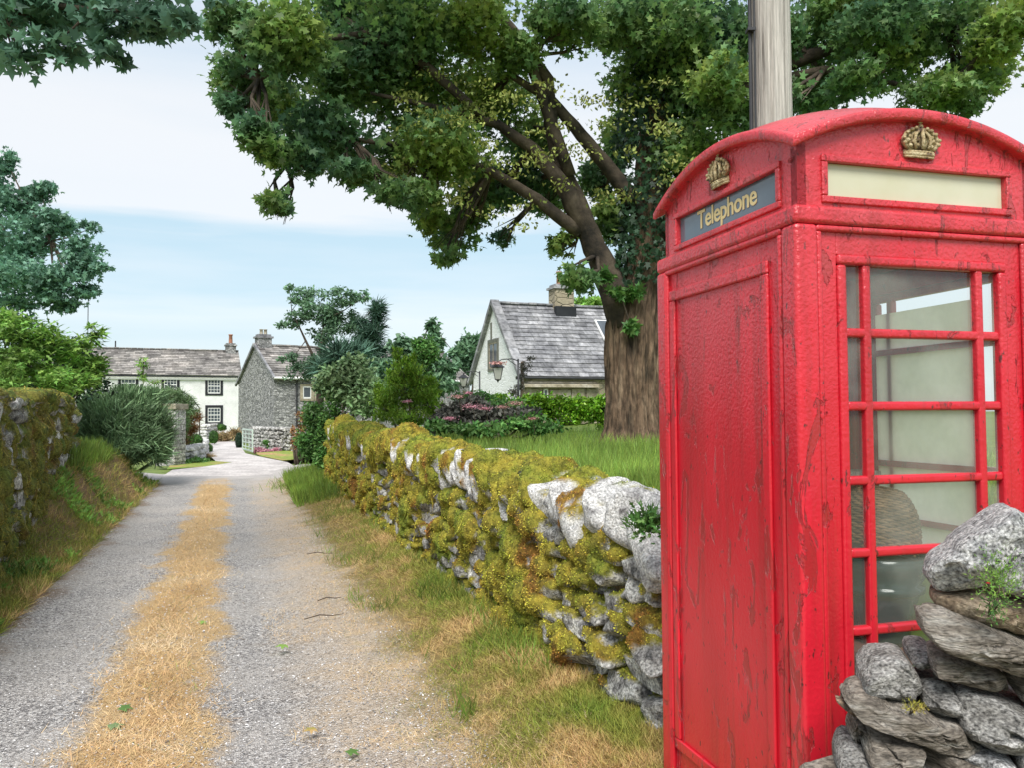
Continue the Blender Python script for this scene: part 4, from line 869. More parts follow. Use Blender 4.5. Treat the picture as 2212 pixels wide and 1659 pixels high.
# ------------------------------------------------------------------ buildings
def slates(mb, L_, W_, zf, courses, wmin, wmax, rg, thick=.03, over=.05, x0=0.):
    """mb in local coordinates: x along ridge 0..L_, slope coordinate t 0(eave)..1(ridge) -> zf(t) = (y,z)"""
    for c in range(courses):
        t0 = c / courses; t1 = (c + 1.25) / courses; (ya, za), (yb_, zb_) = zf(t0), zf(min(1, t1)); x = x0 - rg.uniform(0, wmax)
        sl = Vector((0, yb_ - ya, zb_ - za)); nn = Vector((0, -sl.z, sl.y)).normalized()
        while x < L_ + .05:
            w_ = rg.uniform(wmin, wmax); a, b_ = max(x, x0), min(x + w_, L_)
            if b_ - a > .06:
                j = rg.uniform(-.012, .012); lift = thick + rg.uniform(0, .012)
                p0 = Vector((a + .006, ya, za)) - sl.normalized() * (.02 + j); p1 = Vector((b_ - .006, ya, za)) - sl.normalized() * (.02 - j); p2 = Vector((b_ - .006, yb_, zb_)); p3 = Vector((a + .006, yb_, zb_))
                top = [p0 + nn * (lift + .012), p1 + nn * (lift + .012), p2 + nn * .006, p3 + nn * .006]; bot = [q - nn * .02 for q in top]
                mb.add(bot + top, [(4, 5, 6, 7), (0, 1, 5, 4), (1, 2, 6, 5), (0, 4, 7, 3)])
            x += w_
def house(name, label, o, ux, vy, L_, Wd, zb, ze, zr, wallm, roofm, courses, sl=(.3, .6), gablem=None, seed=1, ze_back=None):
    root = empty(name, (o[0], o[1], zb), math.atan2(ux.y, ux.x), label, 'house'); he, hr = ze - zb, zr - zb; rg = random.Random(seed)
    flip = 1
    m = MB(); hb = (ze_back - zb) if ze_back else he
    m.add([(0, 0, -.5), (L_, 0, -.5), (L_, Wd, -.5), (0, Wd, -.5), (0, 0, he), (L_, 0, he), (L_, Wd, hb), (0, Wd, hb), (0, Wd / 2, hr), (L_, Wd / 2, hr)],
          [(0, 1, 5, 4), (2, 3, 7, 6)]); m.build('wall', wallm, root)
    g = MB(); g.add([(0, 0, -.5), (0, Wd, -.5), (0, Wd, hb), (0, Wd / 2, hr), (0, 0, he)], [(0, 1, 2, 3, 4)]); g.build('gable_wall', gablem or wallm, root); g = MB(); g.add([(L_, 0, -.5), (L_, Wd, -.5), (L_, Wd, hb), (L_, Wd / 2, hr), (L_, 0, he)], [(0, 1, 2, 3, 4)]); g.build('gable_wall', gablem or wallm, root)
    r = MB(); slates(r, L_ + .12, Wd, lambda t: (-.22 + (Wd / 2 + .22) * t, he - .22 * (hr - he) / (Wd / 2) + (hr - he) * (1 + .44 / Wd) * t), courses, sl[0], sl[1], rg, x0=-.12)
    sb = (hr - hb) / (Wd / 2)
    r.add([(-.12, Wd / 2, hr + .02), (L_ + .12, Wd / 2, hr + .02), (L_ + .12, Wd + .2, hb - .2 * sb + .02), (-.12, Wd + .2, hb - .2 * sb + .02)], [(0, 1, 2, 3)])
    sf = (hr - he) / (Wd / 2)
    r.add([(-.12, Wd / 2, hr + .01), (L_ + .12, Wd / 2, hr + .01), (L_ + .12, -.2, he - .2 * sf + .005), (-.12, -.2, he - .2 * sf + .005)], [(3, 2, 1, 0)])
    ro = r.build('roof', roofm, root)
    rd = MB(); x = -.12
    while x < L_ + .1:
        rd.box(x + .005, min(x + .42, L_ + .12), Wd / 2 - .13, Wd / 2 + .13, hr + .0 + rg.uniform(0, .02), hr + .10 + rg.uniform(0, .02)); x += .43
    rd.build('ridge_stones', roofm, ro, bevel=.02)
    return root, ro
def chimney(root, parent, x, y, w_, d_, z0, z1, mt, pots, capm=None):
    c = MB(); c.box(x - w_ / 2, x + w_ / 2, y - d_ / 2, y + d_ / 2, z0, z1); ch = c.build('chimney', mt, parent, bevel=.01)
    c = MB(); c.box(x - w_ / 2 - .08, x + w_ / 2 + .08, y - d_ / 2 - .08, y + d_ / 2 + .08, z1, z1 + .10); c.box(x - w_ / 2 + .03, x + w_ / 2 - .03, y - d_ / 2 + .03, y + d_ / 2 - .03, z1 + .10, z1 + .22); c.build('chimney_cap', capm or mt, ch)
    for (px, h, r_, m2) in pots: MB().lathe([(r_ * 1.1, 0), (r_, .05), (r_ * .85, h * .85), (r_ * 1.1, h * .9), (r_ * 1.1, h), (r_ * .7, h)], (x + px, y, z1 + .22), 12).build('chimney_pot', m2, ch, smooth=True)
    return ch
def window_on(root, x0, x1, z0, z1, cols, rows, sur, frame, y=0., surw=.17, axis='x', sash=True):
    """window on the wall plane y (axis x) or on the gable plane x (axis y)"""
    M = Matrix.Identity(4) if axis == 'x' else Matrix(((0, 1, 0, 0), (1, 0, 0, 0), (0, 0, 1, 0), (0, 0, 0, 1)))
    s = MB(); s.box(x0 - surw, x1 + surw, y - .045, y - .002, z1, z1 + surw * 1.1, M); s.box(x0 - surw, x1 + surw, y - .05, y - .002, z0 - surw * .8, z0, M)
    s.box(x0 - surw, x0, y - .045, y - .002, z0, z1, M); s.box(x1, x1 + surw, y - .045, y - .002, z0, z1, M); wn = s.build('window', sur, root)
    g = MB(); g.box(x0, x1, y - .012, y - .004, z0, z1, M); g.build('pane', M_glassdk, wn)
    f = MB(); t = .045; f.box(x0, x1, y - .035, y - .013, z1 - t * 1.3, z1, M); f.box(x0, x1, y - .035, y - .013, z0, z0 + t * 1.8, M); f.box(x0, x0 + t, y - .035, y - .013, z0, z1, M); f.box(x1 - t, x1, y - .035, y - .013, z0, z1, M)
    for i in range(1, cols): xx = x0 + (x1 - x0) * i / cols; f.box(xx - .014, xx + .014, y - .034, y - .013, z0, z1, M)
    for i in range(1, rows): zz_ = z0 + (z1 - z0) * i / rows; h = .03 if (sash and i == rows // 2) else .014; f.box(x0, x1, y - .036, y - .013, zz_ - h, zz_ + h, M)
    f.build('frame', frame, wn); return wn
def wallhit(root, px, py, axis='y', off=0.):
    Mi = root.matrix_basis.inverted(); o = Mi @ Vector((0, 0, HCAM)); d = (Mi.to_3x3() @ ray(px, py)); k = 1 if axis == 'y' else 0
    t = (off - o[k]) / d[k]; return o + d * t
# white house far left
phi = rad(24); o = P(519, 807, 66); u_ = Vector((-math.cos(phi), -math.sin(phi), 0)); v_ = Vector((-math.sin(phi), math.cos(phi), 0))
LW = 16.; o2 = o + u_ * LW     # start at the left end so that x runs to the right
wh, whr = house('white_house', 'long whitewashed two-storey house with dark window surrounds at the end of the lane', o2, -u_, v_, LW, 5.6, .34, o.z, 7.0, M_white, M_slate2, 15, (.35, .75), seed=3)
for (a, b_, c, d) in ((448.5, 476, 819, 851), (448.5, 476, 882, 913), (354, 382, 816, 848), (261, 293, 811, 843), (354, 382, 882, 913)):
    p0 = wallhit(wh, a, d); p1 = wallhit(wh, b_, c); window_on(wh, p0.x, p1.x, p0.z, p1.z, 4, 4, M_slatedark, M_whitepaint, surw=.19)
q = MB(); q.box(-.1, LW, -.10, -.003, o.z - .34 - .52, o.z - .34 - .30); q.build('eaves_board', M_whitepaint, wh)
q = MB(); q.tube([(0, -.3, o.z - .34 - .25), (LW + .05, -.3, o.z - .34 - .25)], .05, 8); q.build('gutter', M_slatedark, wh)
chimney(wh, whr, LW - .5, 2.8, .8, .7, 6.1, 7.1, M_rubble, [(0, .75, .16, M_terracotta)])
q = MB(); q.tube([(6.9, 2.8, 6.6), (6.9, 2.8, 7.2), (6.9, 2.75, 7.25)], .05, 6); q.build('vent_pipe', M_iron, whr)
# grey stone house
a0 = P(592, 811, 44); a1 = P(515, 828, 50); v_ = Vector((a1.x - a0.x, a1.y - a0.y, 0)); Wd = v_.length; v_.normalize(); u_ = Vector((v_.y, -v_.x, 0))
shh, shr = house('stone_house', 'grey rubble stone house with a plain gable, right of the white house', a0, u_, v_, 12, Wd, .2, a0.z, 5.62, M_rubble, M_slate2, 14, (.3, .6), seed=5, ze_back=a1.z)
sf = (5.42 - (a0.z - .2)) / (Wd / 2)
q = MB(); q.prism([Vector((-.14, -.3, a0.z - .2 - .35 * sf)), Vector((-.14, Wd / 2, 5.42 - .02)), Vector((-.14, Wd / 2, 5.42 + .16)), Vector((-.14, -.35, a0.z - .2 - .22 * sf + .05))], (.12, 0, 0)); sb = (5.42 - (a1.z - .2)) / (Wd / 2)
q.prism([Vector((-.14, Wd + .3, a1.z - .2 - .35 * sb)), Vector((-.14, Wd / 2, 5.42 - .02)), Vector((-.14, Wd / 2, 5.42 + .16)), Vector((-.14, Wd + .35, a1.z - .2 - .22 * sb + .05))], (.12, 0, 0)); q.build('verge_stones', M_slate, shr)
chimney(shh, shr, .45, Wd / 2, .8, .62, 5.1, 5.85, M_rubble, [(-.12, .3, .1, M_sand), (.12, .3, .1, M_sand)], M_slate)
q = MB(); q.tube([(-.1, -.3, a0.z - .2 - .12), (12, -.3, a0.z - .2 - .12)], .06, 8); q.build('gutter', M_whitepaint, shh)
wp = wallhit(shh, 640, 850); q = MB(); q.tube([(wp.x, -.25, a0.z - .35), (wp.x, -.07, a0.z - .6), (wp.x, -.07, -.1)], .05, 6); q.build('downpipe', M_iron, shh)
p0 = wallhit(shh, 654, 862); p1 = wallhit(shh, 686, 836)
window_on(shh, p0.x, p0.x + .45, p0.z, p1.z, 1, 1, M_sand, M_whitepaint, surw=.16); window_on(shh, p0.x + .78, p0.x + 1.2, p0.z, p1.z, 1, 1, M_sand, M_whitepaint, surw=.14)
# cottage behind the wall
ph = rad(21); o = P(1123, 800, 34); u_ = Vector((math.cos(ph), math.sin(ph), 0)); v_ = Vector((-math.sin(ph), math.cos(ph), 0)); WC = 6.1; ZB = 1.2
ct, ctr = house('cottage', 'low cottage with a white gable and grey stone-slate roof behind the garden hedge', o, u_, v_, 11, WC, ZB, o.z, 6.55, M_rubble2, M_slate, 17, (.35, .62), gablem=M_whitestone, seed=9)
he, hr = o.z - ZB, 6.55 - ZB; sf = (hr - he) / (WC / 2)
q = MB()
for y0, y1, z0, z1 in ((-.32, WC / 2, he - .32 * sf, hr), (WC + .32, WC / 2, he - .32 * sf, hr)):
    n = 9
    for i in range(n):
        ta, tb = i / n, (i + .985) / n; f_ = lambda t: (y0 + (y1 - y0) * t, z0 + (z1 - z0) * t)
        (ya, za), (yb_, zb_) = f_(ta), f_(tb); j = .02 * (i % 2)
        q.prism([Vector((-.20, ya, za - .04)), Vector((-.20, yb_, zb_ - .04)), Vector((-.20, yb_, zb_ + .20 + j)), Vector((-.20, ya, za + .20 + j))], (.40, 0, 0))
q.build('verge_stones', M_slate, ctr, bevel=.01)
chimney(ct, ctr, wallhit(ct, 1212, 660, 'y', WC / 2).x, WC / 2, .95, .75, hr - .55, hr + .78, M_rubble2, [(-.1, .62, .13, M_terracotta)], M_slate)
q = MB(); cxx = wallhit(ct, 1212, 660, 'y', WC / 2).x; q.box(cxx - .5, cxx + .5, WC / 2 - .55, WC / 2 - .3, hr - .62, hr - .05); q.build('chimney_flashing', M_slatedark, ctr)
p0 = wallhit(ct, 1052, 802, 'x', 0); 
window_on(ct, wallhit(ct, 1075, 800, 'x').y, wallhit(ct, 1057, 800, 'x').y, wallhit(ct, 1066, 795, 'x').z, wallhit(ct, 1066, 739, 'x').z, 2, 1, M_greypaint, M_sand, y=-.0, surw=.14, axis='y')
q = MB(); yy = wallhit(ct, 1061, 708, 'x').y; zz_ = wallhit(ct, 1061, 720, 'x').z; q.box(-.02, -.004, yy - .1, yy + .1, zz_ - .25, zz_ + .5); q.build('slit_window', M_greypaint, ct)
q = MB(); q.tube([(-.3, -.32, he - .30), (11, -.32, he - .30)], .06, 8); q.build('gutter', M_iron, ct)
a_ = wallhit(ct, 1127, 830).x; b_ = wallhit(ct, 1288, 830).x; zl = wallhit(ct, 1200, 838).z
q = MB(); q.prism([Vector((a_, -.003, zl)), Vector((a_, -.28, zl)), Vector((a_, -.26, zl + .12)), Vector((a_, -.003, zl + .30))], (b_ - a_, 0, 0)); q.build('stone_lintel', M_sand, ct)
q = MB()
for i, (x0, x1, z0, z1) in enumerate(((a_ + .1, a_ + .9, -.52, -.06), (a_ + 1.25, a_ + 2.2, -.6, -.1), (a_ + 2.25, a_ + 2.95, -.5, -.05), (a_, a_ + .7, .40, .62), (a_ + .75, a_ + 2., .40, .62), (b_ - .6, b_ + .1, -.5, -.05))): q.box(x0, x1, -.035, -.003, zl + z0, zl + z1)
q.build('dressed_blocks', M_sand, ct, bevel=.01)
window_on(ct, a_ + .95, a_ + 1.15, zl - .9, zl - .06, 1, 1, M_sand, M_whitepaint, surw=.03)
sx_ = wallhit(ct, 1300, 730, 'y', WC / 4).x; Ms = Matrix.Translation((sx_, WC * .30, he + sf * WC * .30 + .08)) @ Matrix.Rotation(math.atan(sf), 4, 'X')
q = MB(); q.box(0, .95, -.7, .7, 0, .07, Ms); sk = q.build('skylight', M_whitepaint, ctr); q = MB(); q.box(.07, .88, -.62, .62, .071, .085, Ms); q.build('pane', M_glassdk, sk)
# ------------------------------------------------------------------ lanterns by the cottage
def lantern(px, py, d, hgt, label, post=None, arm=1):
    c = P(px, py, d); base = post if post else c; root = empty('lantern', (c.x, c.y, c.z), 0, label, 'lamp'); h = hgt; w1, w0 = h * .30, h * .16
    g = MB(); g.add([(-w0, -w0, -h / 2), (w0, -w0, -h / 2), (w0, w0, -h / 2), (-w0, w0, -h / 2), (-w1, -w1, h * .22), (w1, -w1, h * .22), (w1, w1, h * .22), (-w1, w1, h * .22)], [(0, 1, 2, 3), (4, 5, 6, 7), (0, 1, 5, 4), (1, 2, 6, 5), (2, 3, 7, 6), (3, 0, 4, 7)]); g.build('lamp_glass', M_lampglass, root)
    f = MB()
    for sx in (-1, 1):
        for sy in (-1, 1): f.tube([(sx * w0, sy * w0, -h / 2), (sx * w1, sy * w1, h * .22)], h * .022, 5)
    for a, z in ((w0, -h / 2), (w1, h * .22)):
        for i in range(4):
            p_ = [(-a, -a, z), (a, -a, z), (a, a, z), (-a, a, z)]; f.tube([p_[i], p_[(i + 1) % 4]], h * .022, 5)
    f.lathe([(w1 * 1.45, h * .22), (w1 * 1.3, h * .28), (w1 * .6, h * .44), (w1 * .25, h * .5), (w1 * .1, h * .6)], (0, 0, 0), 4); f.lathe([(w0, -h * .5), (w0 * .3, -h * .6), (.01, -h * .68)], (0, 0, 0), 6); f.build('lamp_frame', M_iron, root)
    m = MB(); m.tube([(0, 0, h * .55), (arm * .10, 0, h * .72), (arm * .55 * h * 1.6, 0, h * .75), (arm * .95 * h * 1.3, 0, h * .62)], h * .035, 6)
    m.tube([(arm * .35 * h * 1.6, 0, h * .74), (arm * .8 * h * 1.4, 0, h * .35)], h * .025, 6)
    if post: m.tube([(arm * .95 * h * 1.3, .02, h * .75), (arm * .95 * h * 1.3, .02, -(c.z - post))], h * .06, 8)
    m.build('bracket' if not post else 'lamp_post', M_iron, root, smooth=True)
lantern(1075, 801, 21, .42, 'black and cream lantern on an iron post in front of the white gable', post=1.2, arm=1)
lantern(1001, 822, 23, .36, 'paler lantern left of the cottage gable, half hidden by bushes', post=1.2, arm=1)
# mast
m_ = P(189, 760, 40); q = MB(); q.tube([(0, 0, 0), (0, 0, P(189, 632, 40).z)], .02, 5); o = q.build('aerial_mast', M_iron); o.location = (m_.x, m_.y, 0); tag(o, 'thin aerial mast above the bushes at the left', 'mast')
# ------------------------------------------------------------------ yard furniture and low walls
def low_wall(name, label, pts, h, t, d_label, seed, mt=M_stone, lo=.14, hi=.34):
    root = empty(name, pts[0], 0, label, 'wall'); rg = np.random.default_rng(seed); rs = Rocks(); sd = seed * 77; o0 = Vector(pts[0])
    for i in range(len(pts) - 1):
        a, b_ = Vector(pts[i]), Vector(pts[i + 1]); L_ = (b_ - a).length; dr = (b_ - a) / L_; ang = math.atan2(dr.y, dr.x); rows = max(2, int(h / .14))
        for r in range(rows):
            x = 0
            while x < L_:
                l = rg.uniform(lo, hi); c = a + dr * (x + l / 2) - o0; sd += 1
                rs.add((l / 2, t / 2, h / rows * .55), Matrix.Translation((c.x, c.y, c.z + h * (r + .5) / rows)) @ Matrix.Rotation(ang + rg.uniform(-.1, .1), 4, 'Z'), seed=sd, noise=.12); x += l
    rs.build('stonework', mt, root); return root
low_wall('garden_wall', 'low curved retaining wall of pale stones in front of the clipped bushes', [G(372, 1003), G(405, 1000), G(430, 992), G(440, 978)], .52, .4, '', 4, M_pale)
low_wall('yard_wall', 'broken stone wall end behind the round bush', [G(437, 958), G(462, 955)], .95, .4, '', 5, M_pale)
low_wall('boundary_wall', 'rough stone wall below the gable of the grey stone house', [G(547, 968), G(590, 974), G(640, 976), G(700, 972)], .95, .4, '', 6, M_stone)
low_wall('house_front_wall', 'low wall with dry grasses in front of the white house', [G(466, 951), G(516, 951)], .5, .4, '', 12, M_pale)
g0 = P(368, 968, 25); pier = empty('gate_pier', (g0.x, g0.y, .08), rad(-8), 'square grey stone pier with a flat cap, behind the dark green bush', 'pier'); hp = P(368, 878, 25).z - .08
q = MB(); rg = random.Random(4); z = 0
while z < hp - .12: h = rg.uniform(.10, .17); q.box(-.31 - rg.uniform(0, .015), .31 + rg.uniform(0, .015), -.31 - rg.uniform(0, .015), .31, z, min(z + h - .008, hp - .1)); z += h
q.build('shaft', M_stone, pier, bevel=.01); q = MB(); q.box(-.37, .37, -.37, .37, hp - .1, hp + .06); q.build('cap', M_sand, pier, bevel=.01)
# gate
ga, gb_ = G(524, 972), G(545, 979); gt = empty('garden_gate', ga, math.atan2(gb_.y - ga.y, gb_.x - ga.x), 'pale green lattice garden gate standing open at the corner of the yard', 'gate'); Lg = max(.75, (gb_ - ga).length); hg = .86; q = MB()
for x in (0, Lg): q.box(x - .03, x + .03, -.025, .025, 0, hg)
for z in (.04, hg): q.box(.03, Lg - .03, -.02, .02, z - .03, z + .03)
q.build('gate_frame', M_gate, gt); q = MB()
for i in range(1, 5): q.box(.03, Lg - .03, -.012, .012, hg * i / 5 - .015, hg * i / 5 + .015)
for i in (1, 2): q.box(Lg * i / 3 - .015, Lg * i / 3 + .015, -.014, .0135, .07, hg - .03)
q.build('lattice', M_gate, gt)
r0 = G(431, 962); r0 = P(431, 945, 36); q = MB(); q.tube([(0, 0, -1.3), (0, 0, (896 + 4 - 878) / FPX * 36 + 0), (-.35, 0, .9), (-1.0, 0, 1.35), (-1.4, 0, 1.5)], .025, 6); o = q.build('hand_rail', M_iron, None, True); o.location = P(431, 905, 36); tag(o, 'thin bent dark metal rail in front of the white house wall', 'rail')
# ------------------------------------------------------------------ plants
def E(px, py, d, rx, ry, w=1., rd=None):
    k = d / FPX; return (T(P(px, py, d)), (rx * k, (rd or rx) * k, ry * k), w * rx * ry / 3000.)
bp = lambda px, d, z=0.: (P(px, 900, d).x, d, z)
# big sycamore
def tp(*q): return [T(P(a, b_, d)) for a, b_, d in q]
TK = [
    ([T(P(1372, 960, 12)), T(P(1369, 925, 12)), T(P(1368, 860, 12)), T(P(1367, 780, 12)), T(P(1368, 700, 12)), T(P(1378, 640, 12)), T(P(1400, 540, 12)), T(P(1405, 430, 12.1)), T(P(1408, 300, 12.2)), T(P(1450, 130, 12.3)), T(P(1500, -50, 12.4)), T(P(1530, -250, 12.5))], [.50, .40, .35, .34, .35, .32, .27, .25, .22, .18, .13, .06]),
    (tp((1350, 700, 11.95), (1322, 625, 11.9), (1290, 550, 11.8), (1258, 480, 11.7), (1215, 400, 11.5), (1150, 320, 11.3), (1075, 268, 11.1), (960, 235, 10.8), (800, 200, 10.4)), [.26, .22, .18, .15, .12, .09, .065, .045, .02]),
    (tp((1292, 560, 11.85), (1255, 450, 11.7), (1212, 360, 11.6), (1190, 280, 11.5), (1182, 170, 11.3), (1120, 80, 11.2), (1050, 0, 11), (960, -80, 10.8)), [.15, .13, .115, .105, .09, .075, .06, .04]),
    (tp((1400, 480, 12), (1320, 370, 11.8), (1255, 290, 11.6), (1190, 215, 11.4), (1100, 160, 11.2)), [.13, .11, .09, .07, .04]),
    (tp((1250, 500, 11.7), (1160, 430, 11.4), (1060, 370, 11.1), (930, 320, 10.8), (760, 300, 10.5), (620, 350, 10.3)), [.10, .08, .06, .045, .03, .012]),
    (tp((1230, 380, 11.5), (1140, 120, 11.2), (1085, 40, 11), (1000, -40, 10.8)), [.09, .07, .06, .05]),
    (tp((1040, 250, 10.9), (920, 140, 10.6), (800, 70, 10.3), (660, 90, 10), (560, 170, 9.8)), [.06, .06, .05, .03, .012]),
    (tp((1410, 330, 12.1), (1560, 200, 12), (1750, 120, 11.8), (1880, 70, 11.6), (2040, 40, 11.3)), [.14, .12, .10, .07, .03]),
    (tp((1560, 200, 12), (1780, 150, 11.4), (1900, 170, 11.1), (2020, 210, 10.9)), [.08, .06, .04, .02]),
]
SYC = [(500, 50, 60, 70), (520, 170, 65, 70), (505, 225, 40, 35), (620, 90, 100, 100), (600, 220, 90, 60), (590, 325, 60, 40), (655, 345, 50, 40), (598, 438, 42, 28), (700, 290, 100, 75), (760, 150, 110, 110), (760, 30, 120, 60), (880, 80, 110, 90), (880, 210, 130, 100), (840, 350, 100, 50), (960, 320, 120, 80), (900, 425, 70, 40), (975, 505, 70, 42), (965, 550, 45, 20), (1060, 400, 90, 70), (1085, 515, 30, 22), (1050, 200, 120, 90), (1030, 60, 90, 70), (1150, 300, 80, 70), (1180, 430, 60, 45), (1120, 120, 60, 60), (1250, 50, 90, 50), (1350, 60, 90, 60), (1340, 300, 60, 90), (1380, 170, 80, 100), (1450, 60, 100, 80), (1500, 180, 100, 100), (1480, 320, 80, 80), (1400, 430, 50, 60), (1320, 470, 50, 70), (1245, 600, 50, 35), (1215, 530, 40, 30), (1560, 90, 80, 110), (1790, 80, 110, 80), (1780, 190, 80, 50), (1900, 50, 110, 70), (1930, 150, 90, 50), (2030, 60, 110, 70), (2060, 170, 70, 50), (2140, 80, 60, 60), (1660, 80, 80, 80), (1670, 220, 60, 60), (1290, 390, 50, 60), (770, 370, 60, 32), (840, 415, 50, 28), (930, 465, 50, 30), (1010, 460, 60, 40), (690, 345, 50, 28), (1160, 380, 60, 50), (2110, 160, 80, 60), (2010, 200, 80, 45), (1850, 175, 80, 45), (1740, 210, 60, 45), (2180, 60, 70, 70), (1590, 250, 60, 60), (1550, 180, 80, 70), (2090, 215, 50, 35), (1820, 20, 100, 60), (1190, 40, 60, 50), (560, 290, 50, 40), (1450, -60, 250, 60), (900, -60, 300, 60), (1900, -60, 250, 60)]
cl_ = []
for i, (a, b_, rx, ry) in enumerate(SYC):
    d = 11.6 - 1.6 * ((a < 1000) * (1000 - a) / 600) + (RNG.uniform(.6, 1.8) if 1040 < a < 1420 and 200 < b_ < 520 else RNG.uniform(-1.3, .8)); cl_.append(E(a, b_, d, rx * .85, ry * .85, 1., rx * 1.3))
big_tree = plant('sycamore_tree', 'huge old sycamore with a furrowed brown trunk and spreading crown behind the kiosk', 'tree', bp(1368, 12, 1.25), cl_, 'maple', .090, M_sycamore, 90000, trunk=None, spread=.23, nsub=34, bark=M_limb, up=.5, hang=.3, twig=.007, stems=False)
base = Vector(bp(1368, 12, 1.25))
q = MB(); q.tube([Vector(p) - base for p in TK[0][0]], TK[0][1], 40)
# furrowed, fluted trunk
V_ = np.array(q.v); 
axis = np.array([np.interp(V_[:, 2], [p[2] - base.z for p in TK[0][0]], [p[k] - base[k] for p in TK[0][0]]) for k in (0, 1)]).T
dv = V_[:, :2] - axis; ang = np.arctan2(dv[:, 1], dv[:, 0])
me_ = MB(); path = TK[0][0]; 
def fluted(path, rs, nseg, nr, name, mt, parent, amp):
    pz = [p[2] for p in path]; zz = np.linspace(pz[0], pz[-1], nr); cx_ = np.interp(zz, pz, [p[0] for p in path]); cy_ = np.interp(zz, pz, [p[1] for p in path]); rr = np.interp(zz, pz, rs)
    th = np.linspace(0, 2 * math.pi, nseg, endpoint=False); Z, A_ = np.meshgrid(zz, th, indexing='ij')
    f1 = fbm(np.stack([np.cos(A_) * 2.2, np.sin(A_) * 2.2, Z * .35], -1), 3, 1) - .5; f2 = fbm(np.stack([np.cos(A_) * 9, np.sin(A_) * 9, Z * .9], -1), 4, 2) - .5
    f3 = fbm(np.stack([np.cos(A_) * 26, np.sin(A_) * 26, Z * 1.6], -1), 3, 4) - .5
    R = rr[:, None] * (1 + amp * (.45 * f1 + .35 * f2 + .22 * f3)); X = cx_[:, None] + R * np.cos(A_); Y = cy_[:, None] + R * np.sin(A_)
    v = np.stack([X, Y, Z], -1).reshape(-1, 3) - np.array(base); i = np.arange(nr - 1)[:, None] * nseg; j = np.arange(nseg)[None, :]; j2 = (j + 1) % nseg
    f = np.stack([(i + j), (i + j2), (i + nseg + j2), (i + nseg + j)], -1).reshape(-1, 4)
    return link(name, np_mesh(name, v, f.ravel(), np.full(len(f), 4), True), mt, parent)
fluted(TK[0][0], TK[0][1], 180, 260, 'trunk', M_bark, big_tree, 1.0)
q = MB()
for path, rs in TK[1:]:
    pts_ = [Vector(p) - base for p in path]; fine_ = []; rf_ = []
    for i in range(len(pts_) - 1):
        for j in range(4): t = j / 4; fine_.append(pts_[i].lerp(pts_[i + 1], t) + Vector((random.uniform(-1, 1), random.uniform(-1, 1), random.uniform(-1, 1))) * rs[i] * .10); rf_.append(rs[i] * (1 - t) + rs[i + 1] * t)
    fine_.append(pts_[-1]); rf_.append(rs[-1]); q.tube(fine_, rf_, 12)
lp_ = np.array([p for path, rs in TK[1:] for p in path] + TK[0][0][6:]); 
for c, r_, w_ in cl_:
    c = np.array(c); a = lp_[np.argmin(((lp_ - c) ** 2).sum(1))]
    for k_ in range(3):
        e = c + rsph(1)[0] * np.array(r_) * .5; md = (a + e) / 2 + rsph(1)[0] * .12
        q.tube([Vector(a) - base, Vector(md) - base, Vector(e) - base], [.035, .022, .006], 5, False)
        for j_ in range(3): q.tube([Vector(md) - base, Vector(e + rsph(1)[0] * .18) - base], [.014, .003], 4, False)
q.build('limb', M_limb, big_tree, smooth=True)
# ivy on the main stem and leafy sprays at the fork
ivp = []
for i in range(2600):
    t = random.random(); z = P(1400, 620, 12).z + t * 4.2; cx_ = np.interp(z, [p[2] for p in TK[0][0]], [p[0] for p in TK[0][0]]); cy_ = np.interp(z, [p[2] for p in TK[0][0]], [p[1] for p in TK[0][0]]); a = random.uniform(math.pi * .9, 2.1 * math.pi); r_ = .36 + random.uniform(-.04, .28) * (.4 + t); ivp.append((cx_ + r_ * math.cos(a), cy_ + r_ * math.sin(a), z))
ivp = np.array(ivp); n = len(ivp); scatter('ivy', 'maple', ivp, RNG.uniform(.06, .12, n), rsph(n) * .7 + np.array([-.2, -.8, .3]), rsph(n) + np.array([0, 0, -.6]), M_dark, big_tree, rel=base)
yl, _ = clump_points(P(1180, 300, 10.4), (2.6, .8, 1.3), 60, 2600, .05, .3); n = len(yl)
scatter('seed_clusters', 'oval', yl, RNG.uniform(.04, .075, n), rsph(n), rsph(n) + np.array([0, 0, -.8]), M_seed, big_tree, rel=base)
plant('epicormic_shoot', 'leafy green shoots sprouting low on the sycamore trunk', 'plant', T(P(1345, 650, 11.5)), [E(1352, 628, 11.45, 32, 24), E(1300, 600, 11.4, 18, 16), E(1362, 700, 11.55, 12, 20)], 'maple', .11, M_mid, 420, nsub=6)
# overhanging branch top left
plant('overhanging_branch', 'leafy branch hanging into the top left corner of the sky', 'tree', bp(-500, 7, 0), [E(40, 30, 6.6, 80, 50), E(150, 20, 6.6, 90, 50), E(260, 40, 6.5, 90, 45), E(330, 50, 6.4, 60, 40), E(395, 40, 6.3, 35, 45), E(230, 110, 6.5, 50, 35), E(110, 95, 6.6, 60, 40), E(30, 120, 6.6, 40, 35), E(60, 150, 6.6, 25, 15), E(-60, 30, 6.8, 90, 90), E(150, -60, 6.8, 300, 50)], 'maple', .10, M_syc_near, 2500, trunk=[(tp((-500, 900, 7), (-480, 300, 7), (-300, 60, 6.9), (0, 0, 6.7), (200, 20, 6.5), (350, 25, 6.4)), [.3, .22, .1, .04, .02, .008])], nsub=12, spread=.22, bark=M_limb)
